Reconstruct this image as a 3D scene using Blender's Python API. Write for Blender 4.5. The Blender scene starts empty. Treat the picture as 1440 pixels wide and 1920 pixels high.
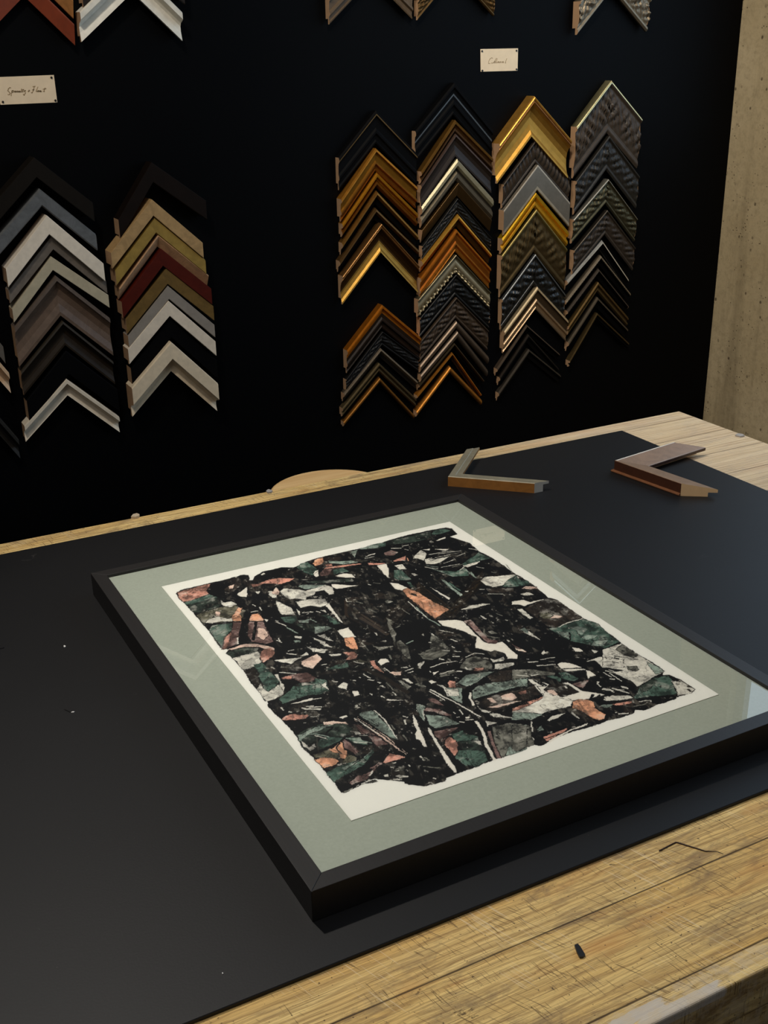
import bpy, bmesh, math, random
import numpy as np
from mathutils import Vector, Matrix

# ------------------------------------------------------------------ camera
S = 0.72            # camera height above the bench sheet, metres
Z0 = 0.9243         # height of the black sheet's top face above the floor
F, YAW, PITCH, ROLL, CX, CY = 2107.53, 0.48375, 0.38572, -0.01613, -0.42876, -1.02489
scn = bpy.context.scene
COL = scn.collection

def basis():
    f = np.array([math.sin(YAW)*math.cos(PITCH), math.cos(YAW)*math.cos(PITCH), -math.sin(PITCH)])
    r = np.array([math.cos(YAW), -math.sin(YAW), 0.]); u = np.cross(r, f)
    c, s = math.cos(ROLL), math.sin(ROLL)
    return c*r+s*u, -s*r+c*u, f
RGT, UPV, FWD = basis()
CAMP = np.array([CX*S, CY*S, S+Z0])
cd = bpy.data.cameras.new('camera'); cam = bpy.data.objects.new('camera', cd); COL.objects.link(cam)
cam.matrix_world = Matrix(((RGT[0], UPV[0], -FWD[0], CAMP[0]), (RGT[1], UPV[1], -FWD[1], CAMP[1]),
                           (RGT[2], UPV[2], -FWD[2], CAMP[2]), (0, 0, 0, 1)))
cd.sensor_fit = 'VERTICAL'; cd.sensor_height = 24.0; cd.lens = F/1920*24.0; cd.clip_start = 0.02
scn.camera = cam

# ------------------------------------------------------------------ light
scn.view_settings.view_transform = 'Standard'; scn.view_settings.look = 'None'
scn.view_settings.gamma = 1.0; scn.view_settings.use_curve_mapping = False
scn.view_settings.exposure = 0.0
w = bpy.data.worlds.new('world'); scn.world = w; w.use_nodes = True
w.node_tree.nodes['Background'].inputs[0].default_value = (0.85, 0.9, 1.0, 1)
w.node_tree.nodes['Background'].inputs[1].default_value = 0.06

def lamp(name, kind, loc, target, power, color, size, **kw):
    l = bpy.data.lights.new(name, kind); l.energy = power; l.color = color
    o = bpy.data.objects.new(name, l); COL.objects.link(o); o.location = loc
    d = Vector(target)-Vector(loc); o.rotation_euler = d.to_track_quat('-Z', 'Y').to_euler()
    if kind == 'AREA':
        l.shape = 'DISK'; l.size = size
    else:
        l.shadow_soft_size = size
    for k, v in kw.items(): setattr(l, k, v)
    return o
# unseen spots over the bench and in front of the display wall
lamp('unseen_spot', 'SPOT', (-0.16, 0.98, 2.75), (0.42, -0.30, 0.93), 84, (1.0, 0.935, 0.85), 0.035, spot_size=math.radians(92), spot_blend=1.0)
lamp('unseen_spot', 'SPOT', (-0.3, 0.7, 3.0), (0.6, 1.9, 1.1), 58, (1.0, 0.91, 0.80), 0.10, spot_size=math.radians(100), spot_blend=0.8)
lamp('unseen_spot', 'SPOT', (0.55, 0.55, 3.0), (2.28, 1.80, .75), 98, (1.0, 0.90, 0.76), 0.10, spot_size=math.radians(70), spot_blend=0.8)  # added to brighten the concrete side wall
lamp('overhead_fill', 'AREA', (-0.6, -0.3, 3.1), (0.3, 0.6, 0.9), 10, (1.0, 0.93, 0.86), 1.2)  # added warm fill from overhead, no fitting there

# ------------------------------------------------------------------ helpers
def ray(px, py):
    return FWD + (px-720)/F*RGT - (py-960)/F*UPV
def on_plane(px, py, axis, val):
    D = ray(px, py); return CAMP + D*((val-CAMP[axis])/D[axis])
def on_table(px, py, z=0.0):            # z in metres above the black sheet
    return on_plane(px, py, 2, Z0+z)
WALL_Y = 2.65*S
def on_wall(px, py, depth=0.0):
    return on_plane(px, py, 1, WALL_Y-depth)

def lin(c):
    return tuple((x/12.92 if x <= .04045 else ((x+.055)/1.055)**2.4) for x in [v/255 for v in c[:3]])

def add_mesh(name, verts, faces, mats=None, parent=None, loc=None, idx=None, smooth=False):
    me = bpy.data.meshes.new(name)
    me.from_pydata([tuple(map(float, v)) for v in verts], [], [tuple(f) for f in faces]); me.update()
    for m in (mats or []): me.materials.append(m)
    if idx is not None:
        for p, i in zip(me.polygons, idx): p.material_index = i
    if smooth:
        for p in me.polygons: p.use_smooth = True
    o = bpy.data.objects.new(name, me); COL.objects.link(o)
    if loc is not None: o.location = loc
    if parent is not None: o.parent = parent
    return o
def empty(name, loc, label=None, cat=None, group=None):
    o = bpy.data.objects.new(name, None); COL.objects.link(o); o.location = loc; o.empty_display_size = 0.05
    tag(o, label, cat, group); return o
def tag(o, label=None, cat=None, group=None, kind=None):
    if label: o['label'] = label
    if cat: o['category'] = cat
    if group: o['group'] = group
    if kind: o['kind'] = kind
    return o
def box(x0, x1, y0, y1, z0, z1, off=(0, 0, 0)):
    v = [(x, y, z) for z in (z0, z1) for y in (y0, y1) for x in (x0, x1)]
    v = [(a-off[0], b-off[1], c-off[2]) for a, b, c in v]
    f = [(0, 2, 3, 1), (4, 5, 7, 6), (0, 1, 5, 4), (2, 6, 7, 3), (0, 4, 6, 2), (1, 3, 7, 5)]
    return v, f
def bevel(o, wdt, seg=2):
    m = o.modifiers.new('bevel', 'BEVEL'); m.width = wdt; m.segments = seg; m.limit_method = 'ANGLE'; return o

class N:                                  # tiny node-graph builder
    def __init__(s, name):
        s.m = bpy.data.materials.new(name); s.m.use_nodes = True; s.t = s.m.node_tree
        s.b = s.t.nodes['Principled BSDF']; s.out = s.t.nodes['Material Output']
    def n(s, typ, **kw):
        x = s.t.nodes.new(typ)
        for k, v in kw.items():
            if k.startswith('i_'):
                key = k[2:]; key = int(key) if key.isdigit() else key.replace('_', ' ')
                if hasattr(v, 'is_linked') or isinstance(v, bpy.types.NodeSocket): s.t.links.new(v, x.inputs[key])
                else: x.inputs[key].default_value = v
            else: setattr(x, k, v)
        return x
    def link(s, a, b): s.t.links.new(a, b)
    def coord(s, scale=(1, 1, 1), rot=(0, 0, 0), kind='Object', pre=0):
        if pre:
            c = s.n('ShaderNodeTexCoord'); m0 = s.n('ShaderNodeMapping'); s.link(c.outputs[kind], m0.inputs[0]); m0.inputs['Rotation'].default_value = (0, 0, pre)
            mp = s.n('ShaderNodeMapping'); s.link(m0.outputs[0], mp.inputs[0]); mp.inputs['Scale'].default_value = scale; return mp.outputs[0]
        c = s.n('ShaderNodeTexCoord'); mp = s.n('ShaderNodeMapping'); s.link(c.outputs[kind], mp.inputs[0])
        mp.inputs['Scale'].default_value = scale; mp.inputs['Rotation'].default_value = rot; return mp.outputs[0]
    def noise(s, vec, scale, detail=4, rough=.55, dist=0):
        x = s.n('ShaderNodeTexNoise'); s.link(vec, x.inputs['Vector']); x.inputs['Scale'].default_value = scale
        x.inputs['Detail'].default_value = detail; x.inputs['Roughness'].default_value = rough; x.inputs['Distortion'].default_value = dist
        return x.outputs['Fac']
    def ramp(s, fac, stops, interp='LINEAR'):
        x = s.n('ShaderNodeValToRGB'); s.link(fac, x.inputs[0]); r = x.color_ramp; r.interpolation = interp
        while len(r.elements) < len(stops): r.elements.new(.5)
        for e, (p, c) in zip(r.elements, stops):
            e.position = p; e.color = (c, c, c, 1) if not hasattr(c, '__len__') else (*c[:3], 1)
        return x.outputs[0]
    def math(s, op, a, b=None, c=None, clamp=False):
        x = s.n('ShaderNodeMath', operation=op, use_clamp=clamp)
        for i, v in enumerate((a, b, c)):
            if v is None: continue
            if isinstance(v, (int, float)): x.inputs[i].default_value = v
            else: s.link(v, x.inputs[i])
        return x.outputs[0]
    def mix(s, fac, a, b, blend='MIX'):
        x = s.n('ShaderNodeMix', data_type='RGBA', blend_type=blend)
        for i, v in ((0, fac), (6, a), (7, b)):
            if isinstance(v, (int, float)): x.inputs[i].default_value = v
            elif isinstance(v, tuple): x.inputs[i].default_value = (*v[:3], 1)
            else: s.link(v, x.inputs[i])
        return x.outputs[2]
    def bump(s, h, strength, dist=.002):
        x = s.n('ShaderNodeBump'); s.link(h, x.inputs['Height']); x.inputs['Strength'].default_value = strength
        x.inputs['Distance'].default_value = dist; s.link(x.outputs[0], s.b.inputs['Normal'])
    def set(s, **kw):
        for k, v in kw.items():
            k = k.replace('_', ' ')
            if isinstance(v, bpy.types.NodeSocket): s.link(v, s.b.inputs[k])
            elif isinstance(v, tuple): s.b.inputs[k].default_value = (*v[:3], 1)
            else: s.b.inputs[k].default_value = v
        return s.m

_mats = {}
def finish(color, rough=.5, metal=0., var=.25, grain=0., spec=.5, bump=0., k=2.4, scale=60):
    """painted / gilded / stained moulding finish; colour given as seen, scaled to its reflectance"""
    key = (color, rough, metal, var, grain, spec, bump, k, scale)
    if key in _mats: return _mats[key]
    if max(color) < 62 and metal == 0 and k == 2.4: k = 1.5; spec = min(spec, .25)
    g = N('finish'); base = [x*k for x in lin(color)]; mx_ = max(base); base = tuple(x*min(1, .85/mx_) for x in base); dark = tuple(x*(1-var) for x in base)
    v = g.coord((1, 1, 1)); n = g.noise(v, scale, 5, .6)
    if grain: n = g.noise(g.coord((1, 1, 1), (0, math.radians(45), 0)), grain, 5, .7, 1.5)
    c = g.mix(g.ramp(n, [(.35, 0.), (.65, 1.)]), dark, base)
    g.set(Base_Color=c, Roughness=rough, Metallic=metal, Specular_IOR_Level=spec)
    if bump: g.bump(n, bump, .002)
    _mats[key] = g.m; return g.m

def plain(name, color, rough=.6, spec=.5, metal=0.):
    g = N(name); v = g.coord(); n = g.noise(v, 35, 4)
    c = g.mix(n, tuple(x*.85 for x in color), tuple(x*1.1 for x in color))
    return g.set(Base_Color=c, Roughness=rough, Specular_IOR_Level=spec, Metallic=metal)
# ------------------------------------------------------------------ materials of the place
def m_panel():
    g = N('black_panel'); n = g.noise(g.coord(), 3, 3)
    c = g.mix(n, (.0007, .0009, .0012), (.0010, .0012, .0017))
    return g.set(Base_Color=c, Roughness=.6, Specular_IOR_Level=.07)
def m_concrete():
    g = N('concrete'); v = g.coord()
    n1 = g.noise(v, 2.2, 5, .6); n2 = g.noise(v, 60, 4, .7); st = g.noise(g.coord((9, 9, .7)), 1.5, 4, .6)
    c = g.mix(g.ramp(n1, [(.3, 0.), (.7, 1.)]), (.46, .36, .20), (.62, .51, .32))
    c = g.mix(g.math('MULTIPLY', g.ramp(st, [(.5, 0.), (.68, 1.)]), .45), c, (.16, .12, .065))
    c = g.mix(g.math('MULTIPLY', g.ramp(n2, [(.45, 0.), (.7, 1.)]), .35), c, (.22, .17, .10))
    vo = g.n('ShaderNodeTexVoronoi'); g.link(g.coord((1, 1, .8)), vo.inputs['Vector']); vo.inputs['Scale'].default_value = 38
    pit = g.math('MULTIPLY', g.ramp(vo.outputs['Distance'], [(.10, 1.), (.2, 0.)]), g.ramp(g.noise(v, 7, 3), [(.5, 0.), (.6, 1.)]))
    vo2 = g.n('ShaderNodeTexVoronoi'); g.link(v, vo2.inputs['Vector']); vo2.inputs['Scale'].default_value = 90
    pit2 = g.math('MULTIPLY', g.ramp(vo2.outputs['Distance'], [(.12, 1.), (.22, 0.)]), g.ramp(g.noise(v, 19, 3), [(.52, 0.), (.6, 1.)]))
    p = g.math('MAXIMUM', pit, pit2)
    c = g.mix(g.math('MULTIPLY', p, .8), c, (.05, .035, .02))
    g.bump(g.math('SUBTRACT', n2, p), .4, .003)
    return g.set(Base_Color=c, Roughness=.9, Specular_IOR_Level=.2)
def m_wood():
    g = N('bench_wood')
    v = g.coord(); sep = g.n('ShaderNodeSeparateXYZ'); g.link(v, sep.inputs[0])
    x, y, z = sep.outputs
    # planks run along x; seams on the y axis
    yy = g.math('DIVIDE', g.math('ADD', y, 0.2074+1.99), 0.0995)
    pid = g.math('FLOOR', yy); fr = g.math('FRACT', yy)
    d = g.math('MINIMUM', fr, g.math('SUBTRACT', 1., fr))
    wn = g.n('ShaderNodeTexWhiteNoise', noise_dimensions='1D'); g.link(pid, wn.inputs['W'])
    off = g.n('ShaderNodeCombineXYZ'); g.link(g.math('MULTIPLY', wn.outputs[0], 7.), off.inputs[0]); g.link(wn.outputs[0], off.inputs[2])
    va = g.n('ShaderNodeVectorMath', operation='ADD'); g.link(v, va.inputs[0]); g.link(off.outputs[0], va.inputs[1])
    def mp(sc):
        m = g.n('ShaderNodeMapping'); g.link(va.outputs[0], m.inputs[0]); m.inputs['Scale'].default_value = sc; return m.outputs[0]
    pores = g.noise(mp((16, 1100, 60)), 1., 4, .75)
    grain = g.noise(mp((2.6, 260, 20)), 1., 6, .74, .5)
    big = g.noise(mp((2.2, 14, 8)), 1., 4, .6, .8)
    wv = g.n('ShaderNodeTexWave', bands_direction='Y'); g.link(mp((.16, 1, 1)), wv.inputs['Vector'])
    wv.inputs['Scale'].default_value = 46; wv.inputs['Distortion'].default_value = 14; wv.inputs['Detail'].default_value = 4; wv.inputs['Detail Scale'].default_value = .9
    c = g.mix(g.ramp(big, [(.3, 0.), (.72, 1.)]), (.76, .46, .13), (.97, .74, .31))
    c = g.mix(g.math('MULTIPLY', wn.outputs[0], .35), c, (.95, .75, .38))
    c = g.mix(g.math('MULTIPLY', g.ramp(wv.outputs['Fac'], [(.0, 1.), (.45, 0.)]), .45), c, (.30, .16, .055))
    c = g.mix(g.math('MULTIPLY', g.ramp(grain, [(.40, 1.), (.52, 0.)]), .55), c, (.40, .235, .08))
    c = g.mix(g.math('MULTIPLY', g.ramp(pores, [(.39, 1.), (.48, 0.)]), .60), c, (.19, .10, .035))
    # grey grime stains, knife cuts across the boards, specks
    gr = g.noise(g.coord((7, 22, 5)), 1., 6, .75, .9)
    c = g.mix(g.math('MULTIPLY', g.ramp(gr, [(.51, 0.), (.64, 1.)]), .62), c, (.21, .14, .08))
    def cuts(rot, sc, lo, m0, sd):
        a_ = g.noise(g.coord(sc, pre=rot), 1., 1, .4); b_ = g.noise(g.coord((1, 1, sd)), m0, 3)
        return g.math('MULTIPLY', g.ramp(a_, [(lo, 0.), (lo+.015, 1.)]), g.ramp(b_, [(.52, 0.), (.57, 1.)]))
    cut = g.math('MAXIMUM', cuts(math.radians(62), (26, 620, 1), .635, 16, 1), cuts(math.radians(82), (34, 700, 1), .635, 21, 3))
    c = g.mix(g.math('MULTIPLY', cut, .6), c, (.08, .04, .018))
    cutl = cuts(math.radians(72), (14, 600, 1), .64, 9, 5)
    c = g.mix(g.math('MULTIPLY', cutl, .45), c, (.88, .72, .46))
    ng = g.noise(g.coord((9, 30, 9), pre=.12), 1., 5, .8, 1.2)      # blackened gouges
    c = g.mix(g.math('MULTIPLY', g.ramp(ng, [(.655, 0.), (.69, 1.)]), .8), c, (.07, .04, .02))
    og = g.noise(g.coord((4, 14, 4)), 1.3, 4, .6)               # orange resin streaks
    c = g.mix(g.math('MULTIPLY', g.ramp(og, [(.56, 0.), (.68, 1.)]), .5), c, (.62, .28, .07))
    sp = g.noise(g.coord(), 230, 2)
    c = g.mix(g.math('MULTIPLY', g.ramp(sp, [(.68, 0.), (.72, 1.)]), .8), c, (.06, .035, .02))
    # paler right end: cool daylight on the top, put into its colour
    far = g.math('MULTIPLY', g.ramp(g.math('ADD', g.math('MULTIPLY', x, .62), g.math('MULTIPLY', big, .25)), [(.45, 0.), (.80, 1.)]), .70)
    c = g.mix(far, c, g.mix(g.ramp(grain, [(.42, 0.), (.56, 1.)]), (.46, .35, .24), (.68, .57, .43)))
    # bare whitish wear on the front arris
    def wear(cx, cy, hx, hy):
        px = g.math('SUBTRACT', 1., g.math('ABSOLUTE', g.math('DIVIDE', g.math('SUBTRACT', x, cx), hx)))
        py = g.math('SUBTRACT', 1., g.math('ABSOLUTE', g.math('DIVIDE', g.math('SUBTRACT', y, cy), hy)))
        return g.math('MINIMUM', px, py)
    wq = g.math('MAXIMUM', wear(.228, -.2285, .048, .0065), wear(.190, -.2190, .030, .0060))
    wr = g.math('ADD', wq, g.math('MULTIPLY', g.math('SUBTRACT', g.noise(g.coord((55, 130, 40)), 1., 4, .7), .5), .8))
    wr = g.math('MULTIPLY', g.ramp(wr, [(.05, 0.), (.14, 1.)]), g.math('GREATER_THAN', z, -.009))
    c = g.mix(g.math('MULTIPLY', wr, .85), c, (.66, .60, .52))
    lastp = g.math('MULTIPLY', g.ramp(g.noise(g.coord((60, 90, 60)), 1., 4, .7), [(.46, 0.), (.56, 1.)]), g.math('LESS_THAN', y, -.2085))
    c = g.mix(g.math('MULTIPLY', lastp, .45), c, (.70, .56, .36))
    # seams
    seam = g.ramp(g.math('ADD', d, g.math('MULTIPLY', g.noise(g.coord((9, 9, 9)), 1., 3), .012)), [(.009, 1.), (.018, 0.)])
    c = g.mix(g.math('MULTIPLY', seam, .9), c, (.03, .014, .007))
    h = g.math('SUBTRACT', g.math('ADD', g.math('MULTIPLY', pores, .6), g.math('MULTIPLY', grain, .5)), g.math('MULTIPLY', g.math('MAXIMUM', seam, cut), 1.2))
    g.bump(h, .55, .0015)
    return g.set(Base_Color=c, Roughness=g.math('ADD', .52, g.math('MULTIPLY', grain, .2)), Specular_IOR_Level=.3)
def m_sheet():
    g = N('black_sheet'); v = g.coord()
    n = g.noise(v, 2.5, 4); f = g.noise(v, 420, 2)
    c = g.mix(n, (.0060, .0061, .0067), (.0084, .0085, .0093))
    sc = g.math('MULTIPLY', g.ramp(g.noise(g.coord((7, 40, 5), (0, 0, .7)), 1., 6, .75, .8), [(.66, 0.), (.74, 1.)]), g.ramp(g.noise(v, 5, 3), [(.52, 0.), (.62, 1.)]))
    sc2 = g.math('MULTIPLY', g.ramp(g.noise(v, 190, 3, .7), [(.72, 0.), (.77, 1.)]), g.ramp(g.noise(v, 9, 3), [(.48, 0.), (.6, 1.)]))
    c = g.mix(g.math('MULTIPLY', g.math('MAXIMUM', sc, sc2), .42), c, (.16, .15, .14))
    g.bump(f, .08, .0006)
    return g.set(Base_Color=c, Roughness=g.math('ADD', .47, g.math('MULTIPLY', n, .10)), Specular_IOR_Level=.30)
def m_ebony():
    g = N('ebonised_wood'); v = g.coord((1, 1, 1)); n = g.noise(g.coord((60, 60, 60)), 1., 5, .7); l = g.noise(g.coord((300, 8, 60)), 1., 4, .7)
    c = g.mix(l, (.0120, .0112, .0108), (.0240, .0222, .0215))
    g.bump(l, .12, .0006)
    return g.set(Base_Color=c, Roughness=.46, Specular_IOR_Level=.36)
def m_sage():
    g = N('sage_board'); v = g.coord(); n = g.noise(v, 260, 3, .7); n2 = g.noise(g.coord((30, 120, 1)), 1., 4)
    c = g.mix(g.ramp(n, [(.3, 0.), (.7, 1.)]), (.395, .430, .375), (.445, .480, .425))
    c = g.mix(g.math('MULTIPLY', n2, .12), c, (.30, .33, .27))
    return g.set(Base_Color=c, Roughness=.85, Specular_IOR_Level=.2)
def m_paper():
    g = N('print_inks'); a = g.n('ShaderNodeAttribute', attribute_name='ink'); g.link(a.outputs['Color'], g.b.inputs['Base Color'])
    return g.set(Roughness=.6, Specular_IOR_Level=.3)
def m_glass():
    g = N('picture_glass'); fr = g.n('ShaderNodeFresnel'); fr.inputs[0].default_value = 1.62
    tr = g.n('ShaderNodeBsdfTransparent'); tr.inputs[0].default_value = (.965, .975, .968, 1)
    gl = g.n('ShaderNodeBsdfGlossy'); gl.inputs['Roughness'].default_value = .004; gl.inputs['Color'].default_value = (1, 1, 1, 1)
    mx = g.n('ShaderNodeMixShader'); g.link(fr.outputs[0], mx.inputs[0]); g.link(tr.outputs[0], mx.inputs[1]); g.link(gl.outputs[0], mx.inputs[2])
    g.link(mx.outputs[0], g.out.inputs[0]); return g.m
def m_raw():
    g = N('raw_wood'); n = g.noise(g.coord((60, 8, 60)), 1., 5, .7)
    return g.set(Base_Color=g.mix(n, (.36, .215, .115), (.52, .33, .19)), Roughness=.75, Specular_IOR_Level=.2)
def m_pane():
    g = N('daylit_pane'); e = g.n('ShaderNodeEmission'); n = g.noise(g.coord((1.2, 1.2, 1.2)), 1., 2)
    g.link(g.mix(n, (.52, .73, 1.0), (.62, .81, 1.0)), e.inputs[0]); e.inputs[1].default_value = 2.0
    g.link(e.outputs[0], g.out.inputs[0]); return g.m
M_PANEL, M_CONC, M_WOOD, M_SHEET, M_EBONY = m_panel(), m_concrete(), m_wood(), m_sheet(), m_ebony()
M_SAGE, M_INK, M_GLASS, M_RAW, M_PANE = m_sage(), m_paper(), m_glass(), m_raw(), m_pane()
M_PIN = plain('black_pin', (.004, .003, .003), .4)
M_DARKPL = plain('black_plastic', (.008, .008, .009), .4)

# ------------------------------------------------------------------ the room
XS = 3.16*S                                   # side wall meets the black display panel here
v, f = box(-4, 4.5, -3, 2.2, -.1, 0); tag(add_mesh('floor', v, f, [plain('floor_concrete', (.10, .09, .08), .7)]), kind='structure')
v, f = box(-4, XS+.2, WALL_Y+.018, WALL_Y+.15, 0, 3.4); tag(add_mesh('wall_back', v, f, [M_CONC]), kind='structure')
v, f = box(-3.2, XS, WALL_Y, WALL_Y+.018, 0, 3.3); tag(add_mesh('trim_1', v, f, [M_PANEL]), kind='structure')
WY0, WY1, WZ0, WZ1 = -.50, 1.66, Z0+.42, Z0+2.15     # window opening in the side wall
vs, fs = [], []
for a in ((XS, XS+.2, WY1, WALL_Y+.018, 0, 3.4), (XS, XS+.2, -1.5, WY0, 0, 3.4), (XS, XS+.2, WY0, WY1, 0, WZ0), (XS, XS+.2, WY0, WY1, WZ1, 3.4)):
    v, f = box(*a); n0 = len(vs); vs += v; fs += [tuple(i+n0 for i in q) for q in f]
tag(add_mesh('wall_right', vs, fs, [M_CONC]), kind='structure')
win = empty('window_1', (XS+.1, (WY0+WY1)/2, WZ0)); tag(win, kind='structure')
wo = win.location
M_WFR = plain('window_frame_paint', (.30, .31, .32), .5)
vs, fs = [], []
T = .04
for a in ((XS+.03, XS+.09, WY0, WY0+T, WZ0, WZ1), (XS+.03, XS+.09, WY1-T, WY1, WZ0, WZ1), (XS+.03, XS+.09, WY0+T, WY1-T, WZ0, WZ0+T), (XS+.03, XS+.09, WY0+T, WY1-T, WZ1-T, WZ1)):
    v, f = box(*a, off=wo); n0 = len(vs); vs += v; fs += [tuple(i+n0 for i in q) for q in f]
add_mesh('window_frame', vs, fs, [M_WFR], win)
v, f = box(XS+.055, XS+.06, WY0+T, WY1-T, WZ0+T, WZ1-T, off=wo); add_mesh('pane', v, f, [M_PANE], win)

# ------------------------------------------------------------------ workbench
TZ = Z0-.0043                                  # bench top face
BX0, BX1, BY0, BY1 = -1.75, 1.8737*S, -.3229*S, 1.4353*S
bench = empty('workbench', (0, 0, 0), 'scarred butcher-block workbench of honey-coloured planks with worn front edge', 'workbench')
v, f = box(BX0, BX1, BY0, BY1, -.045, 0)
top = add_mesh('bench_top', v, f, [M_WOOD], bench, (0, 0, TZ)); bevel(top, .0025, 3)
M_LEG = plain('bench_leg_wood', (.22, .13, .06), .6)
for x in (BX0+.1, BX1-.2):
    for y in (BY0+.12, BY1-.42):
        v, f = box(x, x+.09, y, y+.09, 0, TZ-.045); bevel(add_mesh('leg', v, f, [M_LEG], bench), .004)
v, f = box(BX0, BX1, BY0+.0008, BY0+.035, -.165, -.0455)
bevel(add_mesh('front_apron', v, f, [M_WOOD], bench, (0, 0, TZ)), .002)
for y in (BY0+.14, BY1-.38):
    v, f = box(BX0+.19, BX1-.2, y, y+.03, TZ-.145, TZ-.045); add_mesh('apron', v, f, [M_LEG], bench)

# round stool tucked in behind the bench
sc = (.763*S, 1.535*S); sz = Z0-.08*S
st = empty('round_stool', (sc[0], sc[1], 0), 'round orange-brown wooden stool seat tucked in behind the far bench edge', 'stool')
def disc(r, z0, z1, n=64, bev=.006):
    prof = [(0, z0), (r-bev, z0), (r, z0+bev), (r, z1-bev), (r-bev*.3, z1-bev*.3), (r-bev, z1), (0, z1)]
    V, Fc = [], []
    for (rr, z) in prof:
        for k in range(n): V.append((rr*math.cos(2*math.pi*k/n), rr*math.sin(2*math.pi*k/n), z))
    for i in range(len(prof)-1):
        for k in range(n): Fc.append((i*n+k, i*n+(k+1) % n, (i+1)*n+(k+1) % n, (i+1)*n+k))
    return V, Fc
g = N('stool_wood'); gn = g.noise(g.coord((4, 60, 10), (0, 0, .35)), 1., 5, .6, .5)
M_STOOL = g.set(Base_Color=g.mix(g.ramp(gn, [(.3, 0.), (.7, 1.)]), (.78, .46, .18), (.95, .64, .30)), Roughness=.5)
v, f = disc(.172*S, sz-.03, sz); add_mesh('seat', v, f, [M_STOOL], st, smooth=False)
def tube(p0, p1, r0, r1, n=14):
    p0, p1 = Vector(p0), Vector(p1); q = (p1-p0).to_track_quat('Z', 'Y'); V = []
    for p, r in ((p0, r0), (p1, r1)):
        for k in range(n): V.append(p+q @ Vector((r*math.cos(2*math.pi*k/n), r*math.sin(2*math.pi*k/n), 0)))
    F_ = [(k, (k+1) % n, n+(k+1) % n, n+k) for k in range(n)]+[tuple(range(n))[::-1], tuple(range(n, 2*n))]
    return V, F_
for k in range(4):
    a = math.pi/4+k*math.pi/2
    v, f = tube((.07*math.cos(a), .07*math.sin(a), sz-.03), (.15*math.cos(a), .15*math.sin(a), 0), .014, .017); add_mesh('leg', v, f, [M_STOOL], st)

# black sheet laid over the bench
v, f = box(BX0+.15, 1.5943*S, -.0747*S, 1.3606*S, TZ, Z0)
rnd = random.Random(4)
sh = add_mesh('mounting_board', v, f, [M_SHEET]); bevel(sh, .0007, 1)
tag(sh, 'large black mounting board sheet lying flat over the workbench under the framed print', 'board')

# ------------------------------------------------------------------ moulding corners
PROFILES = {   # (t across the face from outer to inner edge, height as a share of the depth)
 'flat':   [(0, .97), (.03, 1), (.97, 1), (1, .97)],
 'bevel':  [(0, .86), (.10, 1), (.92, 1), (1, .92)],
 'slope':  [(0, .96), (.04, 1), (.10, 1), (1, .62)],
 'cove':   [(0, .90), (.05, 1), (.26, 1), (.32, .86), (.38, .62), (.5, .50), (.7, .52), (.9, .62), (1, .66)],
 'boxcove':[(0, .93), (.04, 1), (.54, 1), (.58, .90), (.62, .62), (.7, .48), (.84, .50), (1, .58)],
 'scoop':  [(0, .84), (.02, .95), (.05, 1), (.08, .97), (.11, .88), (.13, .88), (.15, .92), (.17, .88), (.24, .66), (.36, .48), (.52, .40), (.68, .42), (.84, .53), (.94, .68), (1, .72)],
 'wide':   [(0, .80), (.03, .93), (.12, .95), (.16, .82), (.3, .66), (.5, .60), (.7, .66), (.9, .80), (1, .80)],
 'steps':  [(0, .82), (.06, 1), (.14, 1), (.20, .78), (.28, .74), (.52, .70), (.60, .86), (.68, .86), (.74, .64), (.88, .60), (.94, .72), (1, .66)],
 'twin':   [(0, .80), (.12, 1), (.30, .96), (.40, .60), (.52, .56), (.66, .84), (.84, .82), (1, .56)],
 'ridge':  [(0, .70), (.14, .98), (.30, 1), (.42, .80), (.55, .52), (1, .40)],
 'cushion':[(0, .62), (.12, .84), (.3, .98), (.5, 1), (.7, .96), (.88, .80), (1, .60)],
 'carved': [(0, .88), (.03, 1), (.07, .98), (.11, .72), (.2, .74), (.3, .80), (.42, .84), (.54, .84), (.66, .78), (.76, .68), (.82, .60), (.87, .74), (.94, .76), (1, .60)],
}
def interp(prof, t):
    for (a, ha), (b, hb) in zip(prof, prof[1:]):
        if a <= t <= b: return ha+(hb-ha)*(t-a)/(b-a) if b > a else hb
    return prof[-1][1]

def ornament(kind, amp, seed):
    r = random.Random(seed); ph = [r.uniform(0, 6.28) for _ in range(8)]
    def fn(s, t, L):
        u = s*L; k = math.sin(math.pi*min(1, max(0, (t-.1)/.72)))
        if kind == 'leaf':
            return amp*k*(.9*math.sin(u*330+9*t+ph[0])*math.cos(t*19+ph[1]) + .7*math.sin(u*520-23*t+ph[2]) + .6*math.sin(u*240+27*t+ph[3]))
        if kind == 'rope':
            return amp*k*math.sin(u*420+t*8)*1.3
        if kind == 'bead':
            return amp*1.6*max(0, math.sin(u*420))*(1 if .72 < t < .95 else 0)
        if kind == 'knurl':
            return amp*k*math.sin(u*700+t*3)
        return 0
    return fn

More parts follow.
